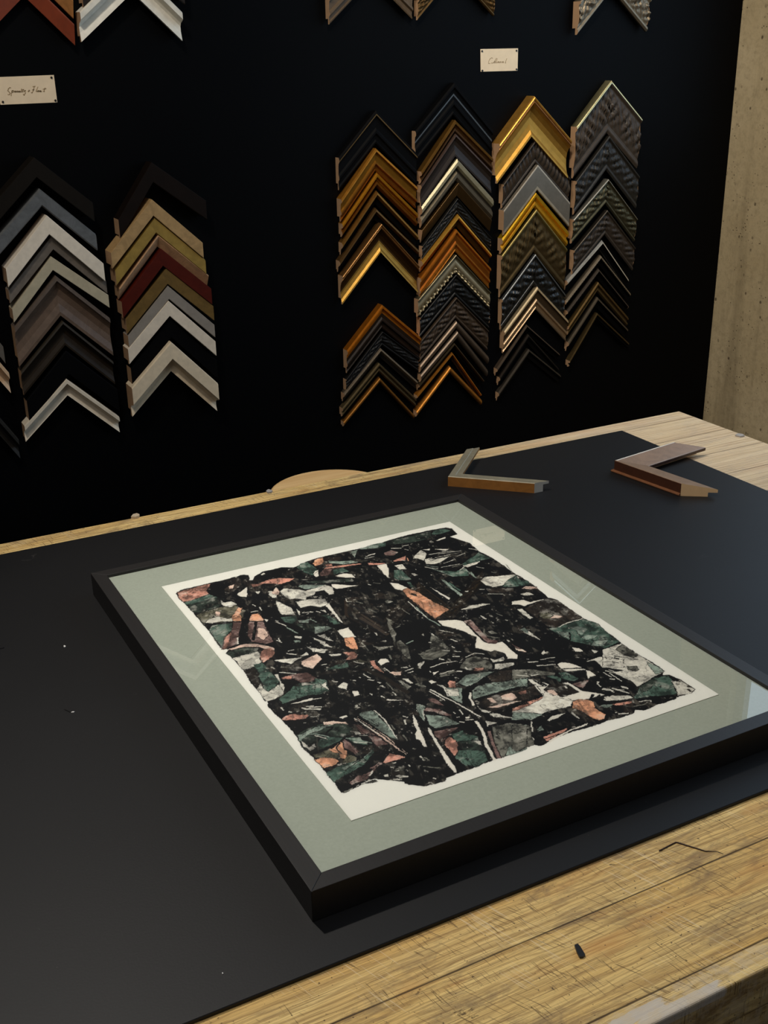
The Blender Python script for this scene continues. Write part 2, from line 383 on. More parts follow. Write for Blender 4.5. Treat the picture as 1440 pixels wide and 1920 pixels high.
def moulding_corner(name, A, L, R, V, Nn, depth, prof, zones, side, root_loc, label, group=None, orn=None, lip=.22, rab=.80, raw=None, zonesL=None, seed=1, cat='frame sample'):
    """two mitred lengths of moulding joined at the apex A; V runs outer apex -> inner apex, Nn is the face normal"""
    A, L, R, V, Nn = [np.array(q, float) for q in (A, L, R, V, Nn)]
    root = empty(name, tuple(root_loc), label, cat, group); O = np.array(root_loc, float)
    P = PROFILES[prof] if isinstance(prof, str) else prof
    ts = [p[0] for p in P]
    if orn: ts = sorted(set(ts) | {round(i/22, 4) for i in range(23)})
    else:
        for zt, _ in zones: ts.append(zt)
        ts = sorted(set(t for t in ts if 0 <= t <= 1))
    n = (46 if orn and orn[0] != 'bead' else 72) if orn else 2
    raw = raw or M_RAW
    for side_i, E in enumerate((L, R)):
        zz = (zonesL if (zonesL and side_i == 0) else zones)
        mats = [m for _, m in zz]+[side, raw]
        leg = np.linalg.norm(E-A); of = ornament(*orn, seed+side_i) if orn else None
        verts, faces, idx = [], [], []
        for i in range(n):
            s = i/(n-1)
            for t in ts:
                h = interp(P, t)
                if of: h += of(s, t, leg)
                verts.append(A+(E-A)*s+V*t+Nn*(h-1)*depth-O)
        m = len(ts)
        for i in range(n-1):
            for j in range(m-1):
                q = (i*m+j, i*m+j+1, (i+1)*m+j+1, (i+1)*m+j); faces.append(q if side_i == 0 else q[::-1])
                tm = (ts[j]+ts[j+1])/2; k = next((z for z, (zt, _) in enumerate(zz) if tm <= zt), len(zz)-1); idx.append(k)
        # outer side, inner lip, rabbet and back
        def pt(s, t, h): return A+(E-A)*s+V*t+Nn*(h-1)*depth-O
        h0, h1 = interp(P, 0), interp(P, 1)
        sec = [(0, h0), (0, .0), (rab, .0), (rab, max(.05, h1-lip)), (1, max(.05, h1-lip)), (1, h1)]
        b0 = len(verts)
        for s in (0, 1):
            for (t, h) in sec: verts.append(pt(s, t, h))
        k = len(sec)
        for j in range(k-1):
            q = (b0+j, b0+k+j, b0+k+j+1, b0+j+1); faces.append(q if side_i == 0 else q[::-1])
            idx.append(len(mats)-2 if j in (0, 4) else len(mats)-1)
        nm = 'moulding_length'
        rail = add_mesh(nm, verts, faces, mats, root, idx=idx, smooth=bool(orn))
        # sawn end, showing the section
        end = [(0, 0)]+[(t, interp(P, t)) for t in ts]+[(1, max(.05, h1-lip)), (rab, max(.05, h1-lip)), (rab, 0)]
        ev = [pt(1.0, t, h) for t, h in end]; ef = tuple(range(len(ev)))
        c = add_mesh('sawn_end', ev, [ef if side_i else ef[::-1]], [raw], rail)
        c['label'] = 'bare wood sawn end'
    return root

def fin(c, **k): return finish(c, **k)
BLK = fin((5, 5, 6), rough=.65, spec=.08, k=1.)
BLKG = fin((6, 6, 7), rough=.45, spec=.18, k=1.)

# each row: apex, left tip, right tip (outer edge, photo pixels), drop of the inner apex in pixels, depth, profile, zones, ornament, label
def Zs(*a):
    out = []
    for z, m in a: out.append((z, m))
    return out
G_A = 'painted and stained corner samples on the left of the black wall'
G_B = 'gilded and metallic corner samples on the right of the black wall'
G_T = 'corner samples in the row along the top of the photo'
gold = lambda c, r=.34: fin(c, rough=r+.10, metal=.82, var=.2, k=1.6)
silv = lambda c, r=.36: fin(c, rough=r+.06, metal=.80, var=.15, k=1.9)
mat_ = lambda c, r=.5: fin(c, rough=r, var=.14, spec=.3)
wd = lambda c, r=.5: fin(c, rough=r, var=.3, grain=30, spec=.3)
RAWD = fin((58, 42, 30), rough=.8, k=2.2)
SAMPLES = [
 # ---- leftmost column, cut by the left edge of the photo
 (G_A, (-66, 560), (-150, 655), (6, 650), 34, .040, 'flat', [(1, mat_((66, 62, 56)))], None, 'grey corner sample at the left edge of the photo, above the cut-off cream one'),
 (G_A, (-66, 603), (-148, 700), (17, 699), 44, .042, 'cove', [(1, mat_((150, 126, 100)))], None, 'cream coved corner sample cut by the left edge of the photo'),
 (G_A, (-50, 727), (-132, 818), (35, 824), 42, .040, 'cove', [(.3, mat_((34, 34, 32))), (1, mat_((26, 24, 21)))], None, 'charcoal corner sample low on the wall, cut by the left edge of the photo'),
 # ---- second column
 (G_A, (64, 295), (-26, 398), (174, 380), 38, .050, 'flat', [(1, fin((24, 20, 15), rough=.5, var=.2, k=1.0, spec=.15))], None, 'black-brown satin corner sample topping the left-hand column'),
 (G_A, (75, 354), (-14, 456), (180, 439), 33, .044, 'bevel', [(1, wd((68, 70, 71)))], None, 'slate-blue grained corner sample above the widest white one'),
 (G_A, (88, 404), (11, 504), (194, 494), 36, .050, 'flat', [(1, mat_((160, 152, 138)))], None, 'plain white flat corner sample between slate blue and dark grey ones'),
 (G_A, (97, 443), (16, 545), (199, 527), 25, .038, 'flat', [(1, wd((78, 72, 65)))], None, 'dark grey corner sample directly under the plain white flat one in the left column'),
 (G_A, (96, 481), (23, 580), (203, 553), 26, .040, 'flat', [(1, mat_((128, 121, 102)))], None, 'pale taupe flat corner sample over the wide brown scooped one'),
 (G_A, (106, 518), (28, 615), (207, 597), 76, .046, 'wide', [(.15, wd((66, 57, 50))), (1, wd((70, 57, 47)))], None, 'very wide grey-brown scooped corner sample, widest of the left column'),
 (G_A, (118, 602), (40, 697), (213, 678), 47, .040, 'wide', [(.15, fin((40, 34, 25), grain=30, k=1.8)), (1, fin((33, 26, 18), grain=30, k=1.6, spec=.15))], None, 'dark umber corner sample below the very wide grey-brown one'),
 (G_A, (124, 658), (50, 752), (220, 730), 44, .034, 'flat', [(1, BLK)], None, 'black corner sample above the narrow white ridged one in the left column'),
 (G_A, (125, 711), (46, 799), (224, 782), 33, .036, 'cove', [(1, mat_((176, 166, 148)))], None, 'narrow white ridged corner sample, lowest of the left column'),
 # ---- third column
 (G_A, (284, 304), (222, 412), (386, 376), 38, .040, 'flat', [(1, fin((22, 14, 9), rough=.5, k=1.0, spec=.15))], None, 'dark chocolate corner sample topping the column left of the empty wall'),
 (G_A, (285, 374), (208, 474), (380, 455), 31, .050, 'flat', [(1, wd((126, 102, 68)))], None, 'light oak flat corner sample under the dark chocolate one'),
 (G_A, (290, 407), (216, 506), (385, 486), 31, .046, 'bevel', [(1, wd((110, 90, 42)))], None, 'olive-gold grained corner sample between light oak and pinkish tan ones'),
 (G_A, (297, 441), (224, 541), (391, 516), 23, .044, 'slope', [(1, wd((146, 114, 84)))], None, 'pinkish tan corner sample just above the dark red one'),
 (G_A, (303, 467), (228, 566), (396, 541), 32, .044, 'flat', [(1, fin((64, 16, 7), rough=.5, grain=30, k=1.7, spec=.2))], None, 'dark red mahogany corner sample in the column left of the empty wall'),
 (G_A, (312, 504), (236, 598), (400, 574), 29, .042, 'flat', [(1, wd((78, 60, 28)))], None, 'olive-brown corner sample between dark red and warm grey ones'),
 (G_A, (315, 536), (240, 630), (402, 609), 25, .042, 'flat', [(1, mat_((100, 94, 86)))], None, 'warm grey corner sample just above a white flat one'),
 (G_A, (316, 564), (240, 655), (404, 640), 29, .044, 'flat', [(1, mat_((162, 152, 136)))], None, 'white flat corner sample between warm grey and black ones'),
 (G_A, (319, 597), (245, 690), (407, 676), 36, .036, 'flat', [(1, BLK)], None, 'black corner sample between two white ones'),
 (G_A, (321, 641), (247.5, 728), (409, 719), 59, .052, 'boxcove', [(1, mat_((176, 162, 138)))], None, 'deep cream-white coved corner sample, lowest of the column left of the empty wall'),
 # ---- first column of the right-hand group
 (G_B, (706, 207), (636, 296), (783, 288), 62, .022, 'steps', [(.10, BLK), (.15, gold((92, 70, 40))), (1, BLK)], None, 'black corner sample with one thin gilt line, above the wide old-gold one'),
 (G_B, (706, 278), (641, 374), (783, 350), 43, .030, 'steps', [(.16, gold((176, 118, 42))), (.62, gold((118, 80, 20))), (1, gold((120, 70, 16)))], None, 'wide old-gold stepped corner sample, topmost gold one of its column'),
 (G_B, (708, 324), (643, 420), (784, 400), 26, .026, 'twin', [(.5, gold((170, 116, 26))), (1, gold((112, 66, 14)))], None, 'bright gold double-ridged corner sample under the wide old-gold one'),
 (G_B, (708, 358), (643, 456), (785, 440), 24, .026, 'ridge', [(.5, gold((122, 86, 36))), (1, BLK)], None, 'black corner sample with a gold outer ridge, second below the wide old-gold one'),
 (G_B, (706, 390), (638, 490), (786, 468), 22, .026, 'ridge', [(.5, gold((96, 70, 38))), (1, BLK)], None, 'narrow antique-bronze corner sample above the brown and gilt stepped one'),
 (G_B, (716, 419), (643, 518), (787, 498), 55, .030, 'scoop', [(.18, gold((120, 86, 48))), (.6, gold((56, 36, 12))), (1, gold((140, 106, 44)))], None, 'brown scooped corner sample with bright gilt inner edge, above the gap in its column'),
 (G_B, (718, 572), (652, 658), (790, 633), 44, .028, 'steps', [(.35, gold((176, 104, 26), .28)), (1, fin((26, 16, 8), rough=.45))], None, 'orange-gold ridged corner sample with dark brown face, just below the gap in its column'),
 (G_B, (718, 622), (650, 712), (786, 672), 26, .022, 'carved', [(1, fin((20, 19, 18), rough=.55, k=1.1, spec=.25))], ('leaf', .10), 'dull black carved corner sample below the orange-gold ridged one'),
 (G_B, (715, 653), (646, 738), (783, 714), 17, .022, 'ridge', [(.55, silv((112, 100, 84))), (1, fin((24, 20, 16)))], ('knurl', .06), 'thin tarnished silver corner sample, third from the bottom of the first right-hand column'),
 (G_B, (712, 681), (643, 766), (781, 747), 17, .022, 'twin', [(1, silv((92, 80, 56)))], None, 'thin olive-silver corner sample, second from the bottom of the first right-hand column'),
 (G_B, (713, 708), (645, 791), (777, 777), 10, .020, 'cushion', [(1, gold((126, 84, 34)))], None, 'thinnest gold corner sample at the bottom of the first right-hand column'),
 # ---- second column
 (G_B, (853, 155), (780, 246), (925, 243), 60, .022, 'steps', [(.34, BLK), (.40, silv((70, 72, 72))), (1, BLK)], None, 'black corner sample with one thin silver line, at the top of its column'),
 (G_B, (855, 225), (791, 322), (925, 296), 24, .026, 'twin', [(.45, gold((112, 80, 34))), (1, gold((76, 52, 30)))], None, 'bronze double-ridged corner sample under the black one with a silver line'),
 (G_B, (856, 251), (791, 348), (924, 322), 42, .026, 'wide', [(.15, fin((56, 42, 34))), (1, fin((30, 22, 16), rough=.45))], None, 'dark walnut corner sample above the pale silver double one'),
 (G_B, (859, 298), (792, 388), (926, 373), 41, .026, 'twin', [(.4, silv((146, 138, 112))), (.52, fin((24, 20, 14))), (1, silv((86, 78, 64)))], None, 'pale silver double-banded corner sample in the middle of its column'),
 (G_B, (860, 343), (792, 432), (922, 412), 24, .024, 'slope', [(1, gold((66, 48, 24)))], None, 'brown-bronze corner sample under the pale silver double-banded one'),
 (G_B, (859, 372), (793, 462), (922, 446), 27, .022, 'carved', [(1, fin((24, 23, 19), rough=.5, k=1.1, spec=.3))], ('leaf', .10), 'mottled black corner sample above the brightest yellow-gold ridge'),
 (G_B, (861, 402), (793, 490), (922, 474), 22, .026, 'ridge', [(.42, gold((190, 138, 52), .28)), (1, gold((70, 46, 14)))], None, 'bright yellow-gold ridged corner sample in the middle of its column'),
 (G_B, (857, 430), (790, 522), (921, 502), 42, .028, 'steps', [(.3, gold((170, 102, 30), .28)), (.6, gold((120, 66, 14))), (1, gold((150, 94, 30)))], None, 'orange-gold many-ridged corner sample above the beaded one'),
 (G_B, (856, 478), (786, 562), (921, 548), 34, .028, 'carved', [(.3, silv((104, 96, 74))), (1, silv((126, 116, 92)))], ('bead', .16), 'champagne corner sample with a row of beads along its inner edge'),
 (G_B, (856, 515), (789, 596), (920, 580), 40, .024, 'carved', [(1, fin((18, 18, 16), rough=.45, k=1.1, spec=.3))], ('leaf', .13), 'wide black carved corner sample under the beaded one'),
 (G_B, (857, 558), (790, 640), (917, 620), 40, .024, 'carved', [(1, fin((54, 43, 32), rough=.5))], ('leaf', .13), 'brown carved corner sample under the wide black carved one'),
 (G_B, (857, 601), (789, 684), (917, 668), 16, .022, 'cushion', [(1, silv((84, 72, 60)))], None, 'taupe rounded corner sample, fifth from the bottom of its column'),
 (G_B, (859, 620), (790, 702), (915, 692), 16, .022, 'cushion', [(1, silv((76, 66, 56)))], None, 'grey-brown thin corner sample, fourth from the bottom of its column'),
 (G_B, (853, 643), (787, 722), (908, 712), 12, .022, 'ridge', [(.5, gold((72, 60, 42))), (1, BLK)], None, 'thin black corner sample with dull bronze ridge above two gold ones'),
 (G_B, (849, 661), (783, 742), (903, 738), 12, .022, 'ridge', [(.5, gold((176, 114, 42), .28)), (1, fin((34, 20, 12)))], None, 'thin bright gold corner sample, second from the bottom of its column'),
 (G_B, (845, 687), (782, 771), (904, 749), 12, .022, 'cushion', [(1, gold((160, 106, 42)))], None, 'thin gold corner sample at the very bottom of the second right-hand column'),
 # ---- third column
 (G_B, (1004, 180), (938, 270), (1073, 262), 76, .040, 'scoop', [(.09, gold((186, 138, 62), .34)), (.18, gold((134, 92, 50))), (1, gold((150, 112, 46), .40))], None, 'large bright gold scooped corner sample at the top of its column'),
 (G_B, (1008, 260), (945, 346), (1070, 334), 46, .024, 'carved', [(1, fin((50, 42, 34), rough=.4))], ('rope', .13), 'dark rope-carved corner sample directly under the large gold scooped one'),
 (G_B, (1009, 309), (945, 395), (1069, 380), 47, .026, 'flat', [(.08, silv((150, 140, 124))), (.85, silv((96, 90, 80))), (1, silv((140, 128, 108)))], None, 'smooth pewter-grey corner sample under the rope-carved one'),
 (G_B, (1006, 360), (943, 448), (1067, 434), 30, .026, 'twin', [(.5, gold((226, 178, 48), .26)), (1, gold((200, 150, 40), .28))], None, 'brilliant yellow-gold double-ridged corner sample under the pewter-grey one'),
 (G_B, (1007, 393), (942, 480), (1064, 466), 80, .026, 'carved', [(.12, gold((118, 104, 60))), (1, gold((72, 58, 34), .5))], ('leaf', .12), 'wide brown leaf-carved corner sample with a smooth olive outer edge'),
 (G_B, (1005, 477), (943, 562), (1061, 552), 58, .024, 'carved', [(.06, silv((90, 92, 92))), (1, fin((22, 22, 20), rough=.33, k=1.1))], ('leaf', .15), 'glossy black carved corner sample with silvery studs'),
 (G_B, (1009, 538), (947, 622), (1066, 600), 42, .026, 'steps', [(.15, silv((176, 158, 126))), (.56, silv((62, 50, 36))), (1, silv((128, 108, 84)))], None, 'champagne and brown corner sample just above the thin black ones'),
 (G_B, (989, 609), (933, 692), (1050, 663), 14, .020, 'ridge', [(.25, silv((84, 72, 60))), (1, BLK)], None, 'thin black corner sample with pale edge line, first below the champagne one'),
 (G_B, (992, 627), (938, 708), (1048, 690), 16, .020, 'ridge', [(.2, silv((44, 38, 32))), (1, BLKG)], None, 'thin black corner sample with faint edge, second from the bottom of the third right-hand column'),
 (G_B, (993, 655), (936, 737), (1052, 703), 16, .020, 'ridge', [(.25, silv((66, 60, 52))), (1, BLKG)], None, 'thin glossy black corner sample, lowest of the third right-hand column'),
 # ---- fourth column
 (G_B, (1148, 151), (1083, 238), (1205, 222), 98, .030, 'carved', [(.05, silv((196, 186, 140), .25)), (1, fin((60, 51, 42), rough=.42))], ('leaf', .15), 'largest ornate carved corner sample with bright pale-gold outer line, top right'),
 (G_B, (1144, 255), (1082, 340), (1200, 330), 64, .026, 'carved', [(1, fin((38, 35, 30), rough=.42, k=1.3, spec=.35))], ('leaf', .13), 'dark iron-coloured carved corner sample under the largest ornate one'),
 (G_B, (1142, 336), (1077, 412), (1196, 410), 46, .028, 'carved', [(.05, silv((150, 146, 134), .25)), (1, silv((66, 62, 46), .45))], ('leaf', .14), 'pewter-green carved corner sample with a bright outer line'),
 (G_B, (1140, 394), (1078, 470), (1192, 464), 46, .024, 'carved', [(.06, silv((64, 58, 50))), (1, fin((48, 40, 32), rough=.45))], ('leaf', .12), 'umber carved corner sample above the thin silver-lined black ones'),
 (G_B, (1131, 451), (1065, 527), (1179, 522), 18, .022, 'ridge', [(.3, silv((190, 188, 180), .25)), (1, BLK)], None, 'thin black corner sample with the brightest silver edge line'),
 (G_B, (1128, 479), (1062, 565), (1183, 549), 16, .022, 'ridge', [(.35, silv((124, 112, 94))), (1, BLK)], ('knurl', .08), 'thin black corner sample with a beaded tarnished edge, sixth down its column'),
 (G_B, (1124, 504), (1065, 583), (1179, 572), 16, .022, 'ridge', [(.3, silv((70, 62, 54))), (1, BLK)], ('knurl', .06), 'thin black corner sample with a faint dotted edge, seventh down its column'),
 (G_B, (1123, 529), (1067, 612), (1179, 595), 18, .022, 'twin', [(.4, gold((98, 78, 46))), (1, gold((84, 70, 44)))], None, 'thin bronze double-lined corner sample, third from the bottom of the rightmost column'),
 (G_B, (1122, 557), (1067, 642), (1178, 616), 18, .022, 'ridge', [(.3, silv((78, 70, 58))), (1, BLK)], None, 'thin black corner sample with dull silver edge, last but one in the rightmost column'),
 (G_B, (1121, 587), (1069, 677), (1180, 643), 12, .022, 'twin', [(.4, gold((92, 76, 48))), (1, BLK)], None, 'thin tilted bronze-edged corner sample, lowest of the rightmost column'),
 # ---- the row cut by the top edge of the photo
 (G_T, (42, -95), (-55, 5), (137, 0), 36, .034, 'slope', [(1, wd((124, 84, 46)))], None, 'tan corner sample at the top left, above the rust-red one'),
 (G_T, (42, -50), (-56, 52), (139, 45), 42, .030, 'slope', [(.1, wd((92, 44, 30))), (1, fin((100, 42, 22), rough=.5, grain=30, k=2.2))], None, 'rust-red corner sample cut by the top edge at the top left'),
 (G_T, (247, -120), (152, -30), (344, -34), 44, .034, 'flat', [(1, fin((30, 24, 20)))], None, 'dark brown corner sample at the top, just above the white coved one'),
 (G_T, (247, -72), (150, 22), (342, 22), 57, .042, 'cove', [(1, mat_((168, 164, 152)))], None, 'white coved corner sample cut by the top edge of the photo'),
 (G_T, (700, -95), (619, -8), (776, -16), 54, .028, 'steps', [(.2, gold((70, 54, 36))), (1, wd((62, 50, 36)))], None, 'dark brown corner sample with lighter lines, at the top edge of the photo'),
 (G_T, (858, -88), (786, 0), (930, -6), 38, .026, 'carved', [(1, gold((84, 64, 36), .5))], ('leaf', .12), 'small bronze carved corner sample at the top edge, above the small white card'),
 (G_T, (1157, -84), (1090, 2), (1222, -2), 64, .034, 'carved', [(1, silv((110, 100, 84), .45))], ('leaf', .16), 'silver-grey ornate carved corner sample at the top edge, top right'),
 (G_T, (1158, -136), (1093, -52), (1224, -58), 26, .026, 'ridge', [(.4, silv((190, 188, 176), .25)), (1, silv((120, 118, 110)))], None, 'bright silver corner sample above the top edge, mirrored in the picture glass'),
]
for i, (grp, a, l, r, v, dep, prof, zones, orn, label) in enumerate(SAMPLES):
    A, L, R = on_wall(*a, dep), on_wall(*l, dep), on_wall(*r, dep)
    A2 = on_wall(a[0], a[1]+v, dep); V = np.array([0, 0, A2[2]-A[2]])
    base = np.array([A[0], WALL_Y, min(L[2], R[2])+V[2]])
    moulding_corner('frame_corner_sample', A, L, R, V, (0, -1, 0), dep, prof, zones, zones[0][1], base, label, grp,
                    orn=orn, seed=i*7+3, raw=M_RAW)

# ------------------------------------------------------------------ handwritten cards pinned to the wall
M_CARD = plain('card_stock', (.85, .68, .46), .8, .2)
M_PEN = plain('pen_ink', (.42, .29, .15), .7, .2)
def card(corners, strokes, width, pins, label):
    q = [on_wall(*c, .0016) for c in corners]; q = np.array(q)
    c0 = q.mean(0); c0[1] = WALL_Y
    root = empty('name_card', tuple(c0), label, 'sign', 'handwritten cards pinned to the black wall')
    fr = [p-c0 for p in q]; bk = [p-c0+np.array([0, .0013, 0]) for p in q]
    add_mesh('card', fr+bk, [(3, 2, 1, 0), (4, 5, 6, 7), (0, 1, 5, 4), (1, 2, 6, 5), (2, 3, 7, 6), (3, 0, 4, 7)], [M_CARD], root)
    vs, fs = [], []
    for s in strokes:
        P3 = [on_wall(*p, .0019)-c0 for p in s]
        for a, b in zip(P3, P3[1:]):
            d = b-a; n = np.array([-d[2], 0, d[0]]); n = n/(np.linalg.norm(n)+1e-9)*width/2; e = d/(np.linalg.norm(d)+1e-9)*width*.3
            k = len(vs); vs += [a-n-e, a+n-e, b+n+e, b-n+e]; fs.append((k, k+1, k+2, k+3))
    h = add_mesh('handwriting', vs, fs, [M_PEN], root)
    for p in pins:
        c = on_wall(*p, .0016)-c0; V_, F_ = [], []
        for k in range(16): V_.append(c+np.array([.0026*math.cos(k*math.pi/8), 0, .0026*math.sin(k*math.pi/8)]))
        for k in range(16): V_.append(c+np.array([.0018*math.cos(k*math.pi/8), -.0022, .0018*math.sin(k*math.pi/8)]))
        F_ = [(k, (k+1) % 16, 16+(k+1) % 16, 16+k) for k in range(16)]+[tuple(range(16, 32))]
        add_mesh('pin', V_, F_, [M_PIN], root)
    return root
def W1(X, Y): return (X/12.52, 135+Y/12.52)
def W2(X, Y): return (890+X/15.16, 80+Y/15.16)
s1 = [[(255, 372), (225, 368), (195, 400), (185, 440), (215, 470), (240, 500), (225, 530), (185, 530)],      # S
      [(285, 430), (270, 500), (262, 560)], [(280, 450), (310, 432), (325, 455), (300, 480), (278, 470)],     # p
      [(335, 470), (352, 445), (368, 450), (350, 475), (385, 465)], [(412, 445), (392, 450), (388, 470), (415, 468)],   # e c
      [(425, 445), (420, 470), (440, 462)], [(460, 445), (445, 455), (450, 475), (470, 450), (472, 475)],     # i a
      [(510, 395), (490, 470), (510, 465)], [(545, 405), (525, 468), (545, 462)], [(510, 425), (565, 418)],   # l t
      [(570, 430), (568, 462), (600, 430), (595, 500), (565, 545), (550, 520)],                                # y
      [(685, 420), (672, 470)], [(655, 450), (700, 438)],                                                     # +
      [(770, 345), (830, 335)], [(805, 345), (785, 430), (755, 490), (735, 480)], [(760, 420), (800, 412)],   # F
      [(890, 350), (850, 450), (870, 462)], [(895, 435), (880, 455), (900, 465), (915, 440), (895, 435)],     # l o
      [(950, 435), (930, 445), (935, 465), (955, 440), (960, 465), (985, 450)], [(1060, 375), (1025, 460), (1050, 455)], [(1010, 405), (1085, 390)]]
card([(-14, 145), (101, 140.5), (107.5, 192), (1, 196.5)], [[W1(*p) for p in s] for s in s1], .0016, [(96.5, 145.5), (104, 188.5), (5.5, 191.3), (-9, 150)],
     'pale handwritten card reading Specialty + Float, pinned at the left edge of the black wall')
s2 = [[(515, 445), (480, 430), (430, 470), (400, 530), (395, 590), (440, 595)],
      [(620, 440), (560, 540), (530, 575), (470, 580)], [(560, 540), (590, 530), (590, 570), (560, 575), (555, 545)],
      [(640, 450), (610, 570), (640, 565)], [(680, 535), (655, 545), (660, 572), (685, 540), (690, 570)],
      [(715, 535), (710, 572), (740, 535), (745, 570)], [(770, 540), (765, 570)], [(810, 535), (790, 548), (795, 572), (820, 540), (825, 572)], [(915, 450), (885, 530), (870, 575), (890, 575)]]
card([(901, 92), (971.5, 90.5), (970.5, 132.5), (901.5, 134.5)], [[W2(*p) for p in s] for s in s2], .0014, [(904, 96), (968.5, 95), (968.5, 130), (904.5, 132.5)],
     'small cream handwritten card pinned above the gold corner samples')

# ------------------------------------------------------------------ framed print
FW, FL, FH, RW = .8723*S, 1.0598*S, .0478*S, .0264*S
ZM = .0415*S                                    # mount face above the sheet
ZP = ZM+.0008
ZG = ZM+.0013
pf = empty('picture_frame', (0, 0, Z0), 'large black frame with sage green mount and abstract print, lying on the black board', 'picture frame')
def mitred(p, q, r, s_):
    """one rail: outer edge p->q, inner edge s_->r (mitred ends)"""
    zlip = ZG+.0002
    V = []
    for (x, y) in (p, q, r, s_):
        V += [(x, y, 0.0), (x, y, FH)]
    f = [(0, 2, 3, 1), (2, 4, 5, 3), (4, 6, 7, 5), (6, 0, 1, 7), (1, 3, 5, 7), (0, 6, 4, 2)]
    return V, f
o0, o1, i0, i1 = (0, 0), (FW, FL), (RW, RW), (FW-RW, FL-RW)
for a in (((0, 0), (FW, 0), (FW-RW, RW), (RW, RW)), ((FW, 0), (FW, FL), (FW-RW, FL-RW), (FW-RW, RW)),
          ((FW, FL), (0, FL), (RW, FL-RW), (FW-RW, FL-RW)), ((0, FL), (0, 0), (RW, RW), (RW, FL-RW))):
    v, f = mitred(*a); r_ = add_mesh('rail', v, f, [M_EBONY], pf); bevel(r_, .0006, 2)
v, f = box(RW, FW-RW, RW, FL-RW, ZM-.012, ZM); add_mesh('mount_board', v, f, [M_SAGE], pf)
v, f = box(RW+.0005, FW-RW-.0005, RW+.0005, FL-RW-.0005, ZG, ZG+.0002)
gl = add_mesh('glazing', [(RW, RW, ZG), (FW-RW, RW, ZG), (FW-RW, FL-RW, ZG), (RW, FL-RW, ZG)], [(0, 1, 2, 3)], [M_GLASS], pf)
PX0, PX1, PY0, PY1 = .1080*S, .7668*S, .1062*S, .9395*S

# --- the inks of the print, worked out cell by cell on the sheet of paper
NX, NY = 660, 840
gx = np.linspace(PX0, PX1, NX); gy = np.linspace(PY0, PY1, NY)
GX, GY = np.meshgrid(gx, gy)
def vnoise(X, Y, scale, seed):
    rs = np.random.RandomState(seed); g = rs.rand(256, 256)
    x, y = X*scale, Y*scale; xi, yi = np.floor(x).astype(int), np.floor(y).astype(int)
    fx, fy = x-xi, y-yi; fx = fx*fx*(3-2*fx); fy = fy*fy*(3-2*fy)
    a = g[yi % 256, xi % 256]; b = g[yi % 256, (xi+1) % 256]; c = g[(yi+1) % 256, xi % 256]; d = g[(yi+1) % 256, (xi+1) % 256]
    return (a*(1-fx)+b*fx)*(1-fy)+(c*(1-fx)+d*fx)*fy
def fbm(X, Y, scale, seed, o=4, gain=.55):
    t = np.zeros_like(X); amp, tot = 1., 0.
    for i in range(o): t += amp*vnoise(X, Y, scale*2**i, seed+i*17); tot += amp; amp *= gain
    return t/tot
WX = GX+(fbm(GX, GY, 170, 1, 4, .75)-.5)*.0030; WY = GY+(fbm(GX, GY, 170, 50, 4, .75)-.5)*.0030
n_big = fbm(GX, GY, 28, 5, 5, .6); n_med = fbm(GX+n_big*.02, GY, 75, 9, 5, .62); n_fine = fbm(GX, GY, 260, 13, 3, .6)
vein = np.abs(fbm(GX+.01*n_big, GY+.01*n_med, 60, 33, 4, .55)-.5)
streak = fbm(GX*.25+GY*.6, GY*.25-GX*1.3, 120, 71, 4, .6)
K_ = 1.22
def C(r, g, b): return np.array(lin((r, g, b)))*K_
INK = np.array((.0068, .0078, .0098))
PAL = dict(W=C(209, 206, 198), w=C(202, 200, 192), O=C(212, 164, 134), S=C(202, 154, 138), s=C(212, 190, 178), G=C(84, 108, 98),
           g=C(146, 160, 151), d=C(58, 70, 63), M=C(136, 112, 108), m=C(120, 120, 112), B=C(60, 53, 48), o=C(106, 104, 88), K=INK, b=C(38, 34, 32))
MOT = dict(W=0, w=.38, O=.40, S=.70, s=.35, G=.72, g=.55, d=.9, M=.75, m=.9, B=.8, o=.72, K=0, b=.5)
img = np.zeros((NY, NX, 3)); img[:] = C(219, 217, 209)
TILE = {1: (310, 1060), 2: (500, 1000), 3: (690, 970), 4: (860, 1010), 5: (400, 1170), 6: (590, 1140), 7: (780, 1130), 8: (960, 1100),
        9: (500, 1300), 10: (620, 1330), 11: (780, 1290), 12: (960, 1240), 13: (1130, 1170), 14: (860, 1200)}
def pp(t, X, Y):
    p = on_table(TILE[t][0]+X/6.857, TILE[t][1]+Y/6.857, ZP); return (p[0], p[1])
def mask_poly(pts, A=None, B=None):
    P = np.array(pts); x0, y0 = P.min(0)-.004; x1, y1 = P.max(0)+.004
    c0, c1 = np.searchsorted(gx, [x0, x1]); r0, r1 = np.searchsorted(gy, [y0, y1])
    if c1 <= c0 or r1 <= r0: return None
    X = WX[r0:r1, c0:c1]; Y = WY[r0:r1, c0:c1]; ins = np.zeros(X.shape, bool)
    n = len(P)
    for i in range(n):
        xa, ya = P[i]; xb, yb = P[(i+1) % n]
        if ya == yb: continue
        cond = ((ya > Y) != (yb > Y)) & (X < (xb-xa)*(Y-ya)/(yb-ya)+xa); ins ^= cond
    return (slice(r0, r1), slice(c0, c1)), ins
